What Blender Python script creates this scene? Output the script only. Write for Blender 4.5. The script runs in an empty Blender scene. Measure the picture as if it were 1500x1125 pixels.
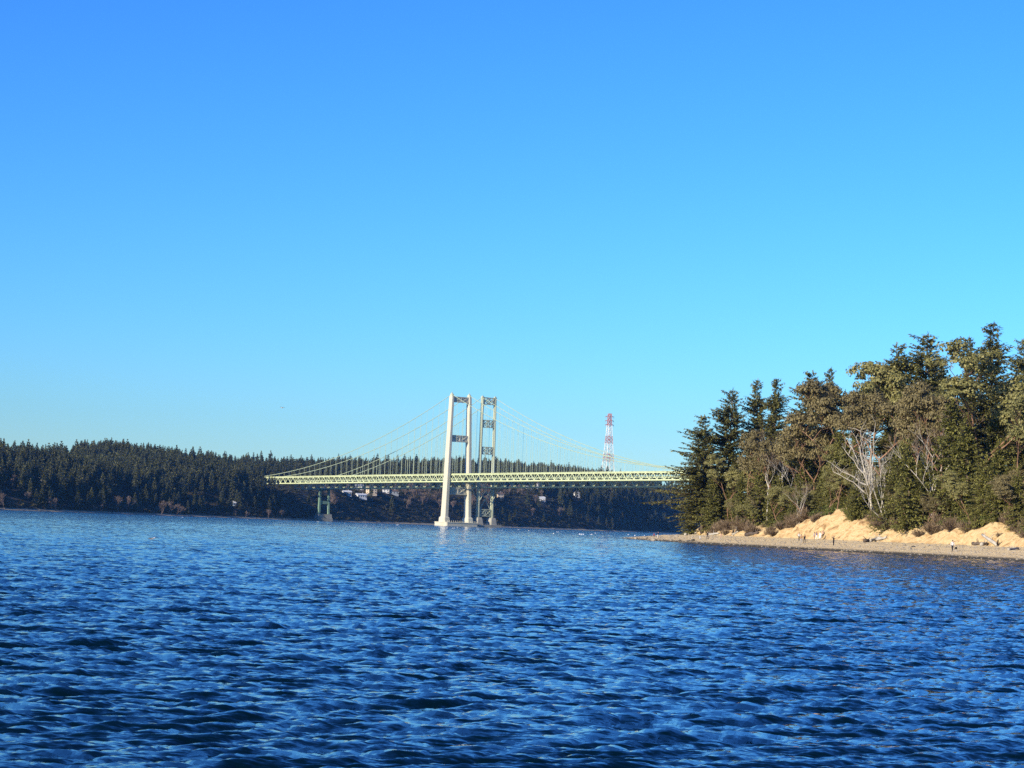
import bpy, math, random
import numpy as np
from mathutils import Vector, Matrix

# ------------------------------------------------------------------ camera, sky, sun, exposure
scene = bpy.context.scene
COL = scene.collection
CAM_H = 2.1
FPX = 3334.0                      # focal length in pixels of the 1500 px wide photograph
PITCH = math.atan(208.4 / FPX)
ROLL = math.radians(2.1)
cam_data = bpy.data.cameras.new('camera')
cam_data.sensor_width = 36.0
cam_data.lens = 36.0 * FPX / 1500.0
cam_data.clip_start = 0.5
cam_data.clip_end = 80000.0
cam = bpy.data.objects.new('camera', cam_data)
CAM_ROT = Matrix.Rotation(math.pi / 2 + PITCH, 4, 'X') @ Matrix.Rotation(ROLL, 4, 'Z')
cam.matrix_world = Matrix.Translation((0, 0, CAM_H)) @ CAM_ROT
COL.objects.link(cam)
scene.camera = cam

SUN_AZ = math.atan2(-0.68, -0.73)           # compass angle (from +Y towards +X) of the sun
SUN_EL = math.radians(19.5)
SUN_DIR = Vector((math.sin(SUN_AZ) * math.cos(SUN_EL), math.cos(SUN_AZ) * math.cos(SUN_EL), math.sin(SUN_EL)))

world = bpy.data.worlds.new('World')
scene.world = world
world.use_nodes = True
nt = world.node_tree
nt.nodes.clear()
w_out = nt.nodes.new('ShaderNodeOutputWorld')
w_bg = nt.nodes.new('ShaderNodeBackground')
w_sky = nt.nodes.new('ShaderNodeTexSky')
w_sky.sky_type = 'NISHITA'
w_sky.sun_disc = False
w_sky.sun_elevation = SUN_EL
w_sky.sun_rotation = SUN_AZ
w_sky.altitude = 0.0
w_sky.air_density = 1.25
w_sky.dust_density = 0.0
w_sky.ozone_density = 10.0
w_gain = nt.nodes.new('ShaderNodeMixRGB')       # a clear winter sky, as deep as the phone drew it
w_gain.blend_type = 'MULTIPLY'
w_gain.inputs[0].default_value = 1.0
w_gain.inputs[2].default_value = (0.191, 0.199, 0.205, 1)
w_gam = nt.nodes.new('ShaderNodeGamma')
w_gam.inputs[1].default_value = 1.45
nt.links.new(w_sky.outputs[0], w_gain.inputs[1])
nt.links.new(w_gain.outputs[0], w_gam.inputs[0])
nt.links.new(w_gam.outputs[0], w_bg.inputs[0])
w_bg.inputs[1].default_value = 0.71
nt.links.new(w_bg.outputs[0], w_out.inputs[0])

sun_data = bpy.data.lights.new('sun', 'SUN')
sun_data.energy = 5.0
sun_data.angle = math.radians(0.5)
sun_data.color = (1.0, 0.88, 0.66)
sun = bpy.data.objects.new('sun', sun_data)
sun.rotation_euler = SUN_DIR.to_track_quat('Z', 'Y').to_euler()
sun.location = (-300, -300, 400)
COL.objects.link(sun)

scene.view_settings.view_transform = 'Standard'
scene.view_settings.look = 'None'
scene.view_settings.exposure = 0.5
scene.view_settings.gamma = 1.0
scene.view_settings.use_curve_mapping = False
scene.render.engine = 'CYCLES'
scene.cycles.max_bounces = 5
scene.cycles.diffuse_bounces = 2
scene.cycles.glossy_bounces = 2
scene.cycles.transmission_bounces = 2
scene.cycles.volume_bounces = 0
scene.cycles.use_denoising = False

# ------------------------------------------------------------------ helpers
R3 = CAM_ROT.to_3x3()


def ray(px, py):
    d = R3 @ Vector(((px - 750.0) / FPX, -(py - 562.5) / FPX, -1.0))
    return d


def at(px, py, dist):
    """World point seen at photograph pixel (px, py) at forward distance dist."""
    d = ray(px, py)
    d = d * (dist / d.y)
    return Vector((d.x, d.y, d.z + CAM_H))


def at_x(px, dist, py=771.0):
    return at(px, py, dist).x


def new_mesh(name, V, F, mats=(), mat_idx=None, smooth=False):
    """V (n,3), F (m,k) integer array with one k, or a list of index lists."""
    me = bpy.data.meshes.new(name)
    if isinstance(F, np.ndarray):
        V = np.asarray(V, dtype=np.float32)
        m, k = F.shape
        me.vertices.add(len(V))
        me.vertices.foreach_set('co', V.ravel())
        me.loops.add(m * k)
        me.loops.foreach_set('vertex_index', np.ascontiguousarray(F, dtype=np.int32).ravel())
        me.polygons.add(m)
        me.polygons.foreach_set('loop_start', np.arange(m, dtype=np.int32) * k)
        me.update(calc_edges=True)
    else:
        me.from_pydata([tuple(v) for v in V], [], [tuple(f) for f in F])
        me.update()
    for mt in mats:
        me.materials.append(mt)
    if mat_idx is not None:
        me.polygons.foreach_set('material_index', np.asarray(mat_idx, dtype=np.int32))
    if smooth:
        me.polygons.foreach_set('use_smooth', np.ones(len(me.polygons), dtype=bool))
    return me


def link(name, data, parent=None, loc=None, rotz=0.0, scale=None):
    o = bpy.data.objects.new(name, data)
    COL.objects.link(o)
    if parent is not None:
        o.parent = parent
    if loc is not None:
        o.location = loc
    if rotz:
        o.rotation_euler = (0, 0, rotz)
    if scale is not None:
        o.scale = (scale,) * 3 if isinstance(scale, (int, float)) else scale
    return o


def tag(o, label=None, cat=None, group=None, kind=None):
    if label:
        o['label'] = label
    if cat:
        o['category'] = cat
    if group:
        o['group'] = group
    if kind:
        o['kind'] = kind
    return o


class MB:
    """Collects boxes, bars and tubes into one mesh."""
    def __init__(self):
        self.v = []
        self.f = []
        self.mi = []

    def _add(self, vs, fs, mi=0):
        b = len(self.v)
        self.v += [tuple(x) for x in vs]
        self.f += [tuple(i + b for i in f) for f in fs]
        self.mi += [mi] * len(fs)

    def box(self, lo, hi, mi=0):
        x0, y0, z0 = lo
        x1, y1, z1 = hi
        self._add([(x0, y0, z0), (x1, y0, z0), (x1, y1, z0), (x0, y1, z0),
                   (x0, y0, z1), (x1, y0, z1), (x1, y1, z1), (x0, y1, z1)],
                  [(0, 3, 2, 1), (4, 5, 6, 7), (0, 1, 5, 4), (1, 2, 6, 5), (2, 3, 7, 6), (3, 0, 4, 7)], mi)

    def bar(self, p, q, w, h, up=(0, 0, 1), mi=0):
        """Rectangular bar from p to q, w across, h along 'up'."""
        p, q = Vector(p), Vector(q)
        d = (q - p).normalized()
        up = Vector(up)
        s = d.cross(up)
        if s.length < 1e-4:
            s = d.cross(Vector((0, 1, 0)))
        s.normalize()
        u = s.cross(d).normalized()
        vs = []
        for c in (p, q):
            for a, b in ((-1, -1), (1, -1), (1, 1), (-1, 1)):
                vs.append(c + s * (a * w / 2) + u * (b * h / 2))
        self._add(vs, [(0, 1, 2, 3)[::-1], (4, 5, 6, 7), (0, 1, 5, 4), (1, 2, 6, 5), (2, 3, 7, 6), (3, 0, 4, 7)][0:] if False else
                  [(3, 2, 1, 0), (4, 5, 6, 7), (0, 1, 5, 4), (1, 2, 6, 5), (2, 3, 7, 6), (3, 0, 4, 7)], mi)

    def tube(self, pts, rad, n=6, mi=0, cap=True):
        pts = [Vector(p) for p in pts]
        rad = [rad] * len(pts) if isinstance(rad, (int, float)) else rad
        b = len(self.v)
        ref = Vector((0.31, 0.27, 0.91))
        for i, p in enumerate(pts):
            d = (pts[min(i + 1, len(pts) - 1)] - pts[max(i - 1, 0)])
            d = d.normalized() if d.length > 1e-9 else Vector((0, 0, 1))
            s = d.cross(ref)
            if s.length < 1e-3:
                s = d.cross(Vector((1, 0, 0)))
            s.normalize()
            u = d.cross(s)
            for k in range(n):
                a = 2 * math.pi * k / n
                self.v.append(tuple(p + s * (math.cos(a) * rad[i]) + u * (math.sin(a) * rad[i])))
        for i in range(len(pts) - 1):
            for k in range(n):
                k2 = (k + 1) % n
                self.f.append((b + i * n + k, b + i * n + k2, b + (i + 1) * n + k2, b + (i + 1) * n + k))
                self.mi.append(mi)
        if cap:
            self.f.append(tuple(b + k for k in range(n))[::-1])
            self.f.append(tuple(b + (len(pts) - 1) * n + k for k in range(n)))
            self.mi += [mi, mi]

    def loft(self, rings, mi=0):
        """rings: list of equally long lists of points; closed at both ends."""
        b = len(self.v)
        n = len(rings[0])
        for r in rings:
            self.v += [tuple(p) for p in r]
        for i in range(len(rings) - 1):
            for k in range(n):
                k2 = (k + 1) % n
                self.f.append((b + i * n + k, b + i * n + k2, b + (i + 1) * n + k2, b + (i + 1) * n + k))
                self.mi.append(mi)
        self.f.append(tuple(b + k for k in range(n))[::-1])
        self.f.append(tuple(b + (len(rings) - 1) * n + k for k in range(n)))
        self.mi += [mi, mi]

    def mesh(self, name, *mats, smooth=False):
        return new_mesh(name, self.v, self.f, mats, self.mi if len(mats) > 1 else None, smooth)

    def build(self, name, mats, parent=None, loc=None, rotz=0.0, smooth=False):
        mats = mats if isinstance(mats, (list, tuple)) else [mats]
        return link(name, self.mesh(name, *mats, smooth=smooth), parent, loc, rotz)


# ------------------------------------------------------------------ materials
def mat_base(name):
    m = bpy.data.materials.new(name)
    m.use_nodes = True
    t = m.node_tree
    return m, t, t.nodes['Principled BSDF']


def setp(b, **kw):
    for k, v in kw.items():
        k = {'rough': 'Roughness', 'spec': 'Specular IOR Level', 'metal': 'Metallic', 'ior': 'IOR'}.get(k, k)
        b.inputs[k].default_value = v


def rgba(c):
    return (c[0], c[1], c[2], 1.0)


def ramp(t, fac, stops):
    r = t.nodes.new('ShaderNodeValToRGB')
    e = r.color_ramp.elements
    e[0].position, e[0].color = stops[0][0], rgba(stops[0][1])
    e[1].position, e[1].color = stops[-1][0], rgba(stops[-1][1])
    for p, c in stops[1:-1]:
        x = e.new(p)
        x.color = rgba(c)
    t.links.new(fac, r.inputs[0])
    return r.outputs[0]


def noise(t, scale, detail=4.0, coord='Object', stretch=None, rough=0.55, dist=0.0):
    tc = t.nodes.new('ShaderNodeTexCoord')
    n = t.nodes.new('ShaderNodeTexNoise')
    n.inputs['Scale'].default_value = scale
    n.inputs['Detail'].default_value = detail
    n.inputs['Roughness'].default_value = rough
    n.inputs['Distortion'].default_value = dist
    src = tc.outputs[coord]
    if coord == 'World':
        src = t.nodes.new('ShaderNodeNewGeometry').outputs['Position']
    if stretch:
        mp = t.nodes.new('ShaderNodeMapping')
        mp.inputs['Scale'].default_value = stretch
        t.links.new(src, mp.inputs[0])
        src = mp.outputs[0]
    t.links.new(src, n.inputs['Vector'])
    return n.outputs['Fac']


def world_noise(t, scale, detail=4.0, stretch=None, rough=0.55, dist=0.0):
    n = t.nodes.new('ShaderNodeTexNoise')
    n.inputs['Scale'].default_value = scale
    n.inputs['Detail'].default_value = detail
    n.inputs['Roughness'].default_value = rough
    n.inputs['Distortion'].default_value = dist
    src = t.nodes.new('ShaderNodeNewGeometry').outputs['Position']
    if stretch:
        mp = t.nodes.new('ShaderNodeMapping')
        mp.inputs['Scale'].default_value = stretch
        t.links.new(src, mp.inputs[0])
        src = mp.outputs[0]
    t.links.new(src, n.inputs['Vector'])
    return n.outputs['Fac']


def bump(t, b, h, strength, dist):
    n = t.nodes.new('ShaderNodeBump')
    n.inputs['Strength'].default_value = strength
    n.inputs['Distance'].default_value = dist
    t.links.new(h, n.inputs['Height'])
    t.links.new(n.outputs[0], b.inputs['Normal'])


def mix(t, fac, a, b, mode='MIX'):
    m = t.nodes.new('ShaderNodeMixRGB')
    m.blend_type = mode
    for i, x in enumerate((fac, a, b)):
        if isinstance(x, (int, float)):
            m.inputs[i].default_value = x
        elif isinstance(x, tuple):
            m.inputs[i].default_value = rgba(x)
        else:
            t.links.new(x, m.inputs[i])
    return m.outputs[0]


def weathered(name, c1, c2, scale=0.3, rough=0.75, stretch=None, metal=0.0):
    m, t, b = mat_base(name)
    f = world_noise(t, scale, 6, stretch)
    t.links.new(ramp(t, f, [(0.3, c1), (0.72, c2)]), b.inputs['Base Color'])
    setp(b, rough=rough, spec=0.3, metal=metal)
    return m


def foliage(name, c_dark, c_mid, c_light, transl=0.25):
    """Leaf colour varies leaf by leaf and tree by tree."""
    m, t, b = mat_base(name)
    geo = t.nodes.new('ShaderNodeNewGeometry')
    oi = t.nodes.new('ShaderNodeObjectInfo')
    f = t.nodes.new('ShaderNodeMath')
    f.operation = 'MULTIPLY_ADD'
    t.links.new(geo.outputs['Random Per Island'], f.inputs[0])
    f.inputs[1].default_value = 0.72
    f2 = t.nodes.new('ShaderNodeMath')
    f2.operation = 'MULTIPLY'
    t.links.new(oi.outputs['Random'], f2.inputs[0])
    f2.inputs[1].default_value = 0.28
    t.links.new(f2.outputs[0], f.inputs[2])
    col = ramp(t, f.outputs[0], [(0.0, c_dark), (0.5, c_mid), (1.0, c_light)])
    t.links.new(col, b.inputs['Base Color'])
    setp(b, rough=0.6, spec=0.25)
    tr = t.nodes.new('ShaderNodeBsdfTranslucent')
    t.links.new(col, tr.inputs[0])
    ms = t.nodes.new('ShaderNodeMixShader')
    ms.inputs[0].default_value = transl
    out = t.nodes['Material Output']
    t.links.new(b.outputs[0], ms.inputs[1])
    t.links.new(tr.outputs[0], ms.inputs[2])
    t.links.new(ms.outputs[0], out.inputs[0])
    return m


def plain(name, c, rough=0.7, spec=0.3):
    m, t, b = mat_base(name)
    b.inputs['Base Color'].default_value = rgba(c)
    setp(b, rough=rough, spec=spec)
    return m


# ------------------------------------------------------------------ water
def wave_tile(n, length, seed, peak, mean_dir, hs):
    rs = np.random.default_rng(seed)
    k1 = 2 * np.pi * np.fft.fftfreq(n, length / n)
    kx, ky = np.meshgrid(k1, k1, indexing='ij')
    k = np.hypot(kx, ky)
    k[0, 0] = 1e-6
    kp = 2 * np.pi / peak
    S = k ** -3.2 * np.exp(-1.1 * (kp / k) ** 2) * np.exp(-(k * 0.02) ** 2)
    ang = np.arctan2(ky, kx) - mean_dir
    D = 0.012 + np.maximum(np.cos(ang), 0) ** 9 + 0.25 * np.maximum(np.cos(ang - 0.5), 0) ** 6
    A = np.sqrt(S * D)
    A[0, 0] = 0
    H = A * np.exp(2j * np.pi * rs.random((n, n)))
    h = np.fft.ifft2(H).real
    g = hs / 4.0 / h.std()
    hx = np.fft.ifft2(1j * kx / k * H).real * g
    hy = np.fft.ifft2(1j * ky / k * H).real * g
    return np.stack([-hx, -hy, h * g], -1).astype(np.float32)


def sample_tile(tile, length, x, y):
    n = tile.shape[0]
    u = (x / length * n) % n
    v = (y / length * n) % n
    i = np.floor(u).astype(np.int32) % n
    j = np.floor(v).astype(np.int32) % n
    fu = (u - np.floor(u))[:, None]
    fv = (v - np.floor(v))[:, None]
    i2, j2 = (i + 1) % n, (j + 1) % n
    return (tile[i, j] * (1 - fu) * (1 - fv) + tile[i2, j] * fu * (1 - fv)
            + tile[i, j2] * (1 - fu) * fv + tile[i2, j2] * fu * fv)


def build_water():
    rows = [7.0]
    while rows[-1] < 1500:
        rows.append(rows[-1] * 1.0036)
    while rows[-1] < 4500:
        rows.append(rows[-1] * 1.12)
    rows = np.array(rows)
    dense = np.linspace(-0.262, 0.262, 381)
    side = np.array([0.275, 0.3, 0.35, 0.45, 0.6, 0.8, 1.0])
    tx = np.concatenate([-side[::-1], dense, side])
    Y, TX = np.meshgrid(rows, tx, indexing='ij')
    X = TX * (Y + 4.0)
    x, y = X.ravel(), Y.ravel()
    md = math.atan2(-0.93, 0.36)
    t1 = wave_tile(1024, 61.3, 3, 1.35, md, WAVE_HS)
    t2 = wave_tile(1024, 37.7, 8, 0.6, md, WAVE_HS * 0.6)
    c, s = math.cos(0.35), math.sin(0.35)
    d = sample_tile(t1, 61.3, x, y)
    e = sample_tile(t2, 37.7, c * x + s * y + 11.0, -s * x + c * y)
    e = np.stack([c * e[:, 0] - s * e[:, 1], s * e[:, 0] + c * e[:, 1], e[:, 2]], -1)
    # gusts and slacks: broad patches of rougher and calmer water
    gx = (np.sin(x * 0.021 + y * 0.013 + 1.0) + np.sin(x * -0.034 + y * 0.008 + 2.1) + np.sin(y * 0.019 + x * 0.006)
          + np.sin(x * 0.09 - y * 0.05) * 0.6) / 3.0
    gust = np.clip(1.0 + 0.28 * gx, 0.55, 1.4)[:, None]
    near = np.clip((1500 - y) / 600, 0, 1)[:, None]
    dense_ok = (np.abs(TX.ravel()) < 0.27).astype(float)[:, None]
    t3 = wave_tile(512, 83.9, 15, 2.8, md - 0.12, 0.055)
    g3 = sample_tile(t3, 83.9, x + 5.0, y)
    disp = (d * 0.78 + e * 0.62 + g3) * gust * near * dense_ok
    disp[:, :2] *= 0.85
    V = np.stack([x, y, np.zeros_like(x)], -1) + disp
    nr, nc = len(rows), len(tx)
    idx = np.arange(nr * nc).reshape(nr, nc)
    F = np.stack([idx[:-1, :-1], idx[:-1, 1:], idx[1:, 1:], idx[1:, :-1]], -1).reshape(-1, 4)
    m, t, b = mat_base('sea_water')
    setp(b, rough=WATER_ROUGH, ior=1.333, spec=0.5)
    b.inputs['Base Color'].default_value = rgba(WATER_COL)
    # ripples too small to model: they tilt the surface, more along the wind than across it
    def ripple(scale, detail, sx, sy, stretch):
        n = t.nodes.new('ShaderNodeTexNoise')
        n.inputs['Scale'].default_value = scale
        n.inputs['Detail'].default_value = detail
        n.inputs['Roughness'].default_value = 0.6
        mp = t.nodes.new('ShaderNodeMapping')
        mp.inputs['Rotation'].default_value = (0, 0, 0.2)
        mp.inputs['Scale'].default_value = stretch
        t.links.new(t.nodes.new('ShaderNodeNewGeometry').outputs['Position'], mp.inputs[0])
        t.links.new(mp.outputs[0], n.inputs['Vector'])
        v = t.nodes.new('ShaderNodeVectorMath')
        v.operation = 'MULTIPLY_ADD'
        t.links.new(n.outputs['Color'], v.inputs[0])
        v.inputs[1].default_value = (sx, sy, 0)
        v.inputs[2].default_value = (-0.5 * sx, -0.5 * sy, 0)
        return v.outputs[0]
    gustf = ramp(t, world_noise(t, 0.02, 3, (1.0, 0.45, 1.0), 0.6), [(0.3, (0.55, 0.55, 0.55)), (0.7, (1.25, 1.25, 1.25))])
    acc = None
    for args in RIPPLES:
        r = ripple(*args)
        if acc is None:
            acc = r
        else:
            v = t.nodes.new('ShaderNodeVectorMath')
            t.links.new(acc, v.inputs[0])
            t.links.new(r, v.inputs[1])
            acc = v.outputs[0]
    v = t.nodes.new('ShaderNodeVectorMath')
    v.operation = 'MULTIPLY_ADD'
    t.links.new(acc, v.inputs[0])
    t.links.new(gustf, v.inputs[1])
    t.links.new(t.nodes.new('ShaderNodeNewGeometry').outputs['Normal'], v.inputs[2])
    nn = t.nodes.new('ShaderNodeVectorMath')
    nn.operation = 'NORMALIZE'
    t.links.new(v.outputs[0], nn.inputs[0])
    t.links.new(nn.outputs[0], b.inputs['Normal'])
    me = new_mesh('water', V, F, [m], smooth=True)
    o = link('water', me)
    return tag(o, kind='structure')


WAVE_HS = 0.082
WATER_ROUGH = 0.06
RIPPLES = ((1.2, 3, 0.6, 1.5, (1.0, 2.8, 1.0)), (7.0, 2, 0.5, 1.0, (1.0, 2.4, 1.0)), (0.3, 2, 0.3, 0.8, (1.0, 2.2, 1.0)))
WATER_COL = (0.0004, 0.007, 0.011)
build_water()

# ------------------------------------------------------------------ far shore
def vnoise(x, y, seed=0):
    """Smooth value noise on arrays."""
    xi, yi = np.floor(x).astype(np.int64), np.floor(y).astype(np.int64)
    fx, fy = x - xi, y - yi
    fx, fy = fx * fx * (3 - 2 * fx), fy * fy * (3 - 2 * fy)

    def h(a, b):
        n = (a * 374761393 + b * 668265263 + seed * 982451653) & 0x7fffffff
        n = ((n ^ (n >> 13)) * 1274126177) & 0x7fffffff
        return ((n ^ (n >> 16)) & 0xffff) / 65535.0
    return (h(xi, yi) * (1 - fx) + h(xi + 1, yi) * fx) * (1 - fy) + (h(xi, yi + 1) * (1 - fx) + h(xi + 1, yi + 1) * fx) * fy


FAR = np.array([(-760, 1700), (-640, 1980), (-506, 2250), (-412, 2500), (-330, 2700), (-264, 2865), (-246, 2990),
                (-182, 3190), (-51, 3410), (65, 3620), (192, 3840), (304, 4050), (451, 4300)], dtype=float)
FAR_T = np.array([-12, 0, 9, 60, 110, 180, 300, 1200], dtype=float)
FAR_Z = np.array([
    [-1.5, 0, 1.4, 26, 42, 56, 62, 66], [-1.5, 0, 1.4, 26, 42, 56, 62, 66], [-1.5, 0, 1.4, 24, 41, 56, 60, 66],
    [-1.5, 0, 1.4, 24, 39, 50, 54, 60], [-1.5, 0, 1.3, 23, 33, 39, 42, 50], [-1.5, 0, 1.3, 36, 46, 52, 56, 60],
    [-1.5, 0, 1.2, 34, 44, 58, 70, 72], [-1.5, 0, 1.2, 41, 45, 52, 66, 68], [-1.5, 0, 1.2, 43, 48, 58, 69, 72],
    [-1.5, 0, 1.2, 47, 59, 70, 81, 82], [-1.5, 0, 1.2, 52, 66, 79, 90, 90], [-1.5, 0, 1.2, 54, 70, 83, 94, 94],
    [-1.5, 0, 1.2, 54, 70, 83, 94, 94]], dtype=float)
seg = np.hypot(*(FAR[1:] - FAR[:-1]).T)
FAR_S = np.concatenate([[0], np.cumsum(seg)])
_ss = np.linspace(0, FAR_S[-1], 400)
_px = np.interp(_ss, FAR_S, FAR[:, 0])
_py = np.interp(_ss, FAR_S, FAR[:, 1])
_k = np.ones(25) / 25
_px = np.convolve(np.pad(_px, 12, mode='edge'), _k, 'valid')
_py = np.convolve(np.pad(_py, 12, mode='edge'), _k, 'valid')
_dx, _dy = np.gradient(_px), np.gradient(_py)
_l = np.hypot(_dx, _dy)
_nx = np.convolve(np.pad(-_dy / _l, 20, mode='edge'), np.ones(41) / 41, 'valid')
_ny = np.convolve(np.pad(_dx / _l, 20, mode='edge'), np.ones(41) / 41, 'valid')


def far_point(s, t):
    """Far-shore ground at arc length s, distance t inland of the waterline (arrays)."""
    s, t = np.broadcast_arrays(np.asarray(s, float), np.asarray(t, float))
    x = np.interp(s, _ss, _px) + np.interp(s, _ss, _nx) * t
    y = np.interp(s, _ss, _py) + np.interp(s, _ss, _ny) * t
    k = np.interp(s, FAR_S, np.arange(len(FAR_S)))
    k0 = np.clip(np.floor(k).astype(int), 0, len(FAR_S) - 2)
    f = k - k0
    f = f * f * (3 - 2 * f)
    j = np.clip(np.searchsorted(FAR_T, t, side='right') - 1, 0, len(FAR_T) - 2)
    g = np.clip((t - FAR_T[j]) / (FAR_T[j + 1] - FAR_T[j]), 0, 1)
    z0 = FAR_Z[k0, j] * (1 - g) + FAR_Z[k0, j + 1] * g
    z1 = FAR_Z[k0 + 1, j] * (1 - g) + FAR_Z[k0 + 1, j + 1] * g
    z = z0 * (1 - f) + z1 * f
    amp = np.clip((t - 6) / 40, 0, 1)
    z = z + amp * ((vnoise(x / 38, y / 38, 1) - 0.5) * 9 + (vnoise(x / 13, y / 13, 2) - 0.5) * 4)
    z = z + np.clip(1 - np.abs(t - 6) / 8, 0, 1) * (vnoise(x / 9, y / 9, 5) - 0.5) * 0.8
    return x, y, z


def s_at_px(px, t=0.0):
    """Arc length where the photograph column px meets the far shore."""
    x, y, z = far_point(_ss, np.full_like(_ss, t))
    k = x / y
    want = at_x(px, 3000.0) / 3000.0
    return float(np.interp(want, k, _ss))


def build_far_shore():
    ts = np.concatenate([[-12, -4, 0, 3, 6, 9, 12, 16], np.arange(22, 320, 7), [340, 400, 500, 640]])
    ss = np.linspace(0, FAR_S[-1], 300)
    S, T = np.meshgrid(ss, ts, indexing='ij')
    x, y, z = far_point(S.ravel(), T.ravel())
    idx = np.arange(x.size).reshape(S.shape)
    F = np.stack([idx[:-1, :-1], idx[1:, :-1], idx[1:, 1:], idx[:-1, 1:]], -1).reshape(-1, 4)
    F = F[:, ::-1]
    m, t, b = mat_base('forest_floor')
    f = world_noise(t, 0.05, 6)
    col = ramp(t, f, [(0.3, (0.028, 0.026, 0.014)), (0.55, (0.05, 0.042, 0.022)), (0.75, (0.11, 0.08, 0.045))])
    sep = t.nodes.new('ShaderNodeSeparateXYZ')
    t.links.new(t.nodes.new('ShaderNodeNewGeometry').outputs['Position'], sep.inputs[0])
    f2 = ramp(t, sep.outputs[2], [(0.0, (1, 1, 1)), (1.0, (1, 1, 1))])
    mr = t.nodes.new('ShaderNodeMapRange')
    mr.inputs[1].default_value = 1.6
    mr.inputs[2].default_value = 2.6
    t.links.new(sep.outputs[2], mr.inputs[0])
    sand = ramp(t, world_noise(t, 0.25, 5), [(0.35, (0.24, 0.21, 0.15)), (0.65, (0.40, 0.35, 0.25))])
    t.links.new(mix(t, mr.outputs[0], sand, col), b.inputs['Base Color'])
    setp(b, rough=0.9, spec=0.1)
    o = link('far_shore_hills', new_mesh('far_shore_hills', np.stack([x, y, z], -1), F, [m], smooth=True))
    tag(o, kind='structure')


build_far_shore()

# ------------------------------------------------------------------ near shore: beach, sandy bank, wooded slope
NS_Y = np.array([60, 200, 286, 318, 336, 368, 412, 473, 526, 580, 620, 645, 660, 680, 720, 800], float)
NS_X = np.array([98, 77, 65.5, 61, 58, 52, 44, 36, 32, 31, 31, 33, 37, 50, 95, 220], float)
NT_Y = np.array([60, 200, 300, 370, 420, 480, 540, 585, 612, 640, 665, 700, 800], float)
NT_X = np.array([140, 110, 96, 84.5, 76.5, 66.5, 56.5, 49.5, 48.5, 55, 72, 115, 260], float)
NB_Y = np.array([60, 300, 380, 395, 410, 432, 452, 470, 487, 505, 520, 545, 600, 640, 800], float)
NB_H = np.array([3, 3, 2.4, 3.6, 3.2, 1.8, 2.6, 4.4, 5.6, 4.0, 2.2, 2.0, 2.0, 2, 2], float)


def near_ground(x, y):
    x, y = np.broadcast_arrays(np.asarray(x, float), np.asarray(y, float))
    xs, xt, hb = np.interp(y, NS_Y, NS_X), np.interp(y, NT_Y, NT_X), np.interp(y, NB_Y, NB_H)
    gul = (vnoise(y / 3.1, y * 0 + 3, 7) - 0.5) * 2.2 + (vnoise(y / 1.1, x / 5.0, 8) - 0.5) * 0.8
    w = xt - xs
    u = (x - xs) / w
    beach = np.where(u < 0, u * w * 0.05, 1.75 * np.clip(u, 0, 1) ** 0.85)
    beach = beach + 0.10 * np.exp(-((u - 0.62) / 0.05) ** 2) + (vnoise(x / 2.5, y / 4, 3) - 0.5) * 0.10 * np.clip(u * 6, 0, 1)
    d = (x - xt - np.abs(gul) * 0.8) / 4.4
    q = np.clip(d, 0, 1)
    bank = hb * (q ** 0.75) * (0.86 + 0.28 * vnoise(y / 6.0, y * 0, 4))
    bank = bank + ((vnoise(x / 1.3, y / 1.3, 9) - 0.5) * 0.9 + (vnoise(x / 3.0, y / 2.2, 10) - 0.5) * 1.4) * np.clip(d * 4, 0, 1) * np.clip((2 - d) * 2, 0, 1)
    inland = np.clip(x - xt - 4.6, 0, None)
    hill = 22.0 * (1 - np.exp(-inland * 0.36 / 22.0)) + (vnoise(x / 9, y / 9, 6) - 0.5) * 1.4 * np.clip(inland / 6, 0, 1)
    return beach + bank + hill


def gz(x, y):
    return float(near_ground(x, y))


def beach_hit(px, py):
    """Where the sight line of photograph pixel (px, py) meets the beach."""
    d = ray(px, py)
    d = d / d.y
    ys = np.linspace(150, 720, 6000)
    zs = CAM_H + d.z * ys
    g = near_ground(d.x * ys, ys)
    k = np.nonzero((g >= zs) & (g > -0.05))[0]
    if len(k):
        return Vector((d.x * ys[k[0]], ys[k[0]], g[k[0]]))
    return None


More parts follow.
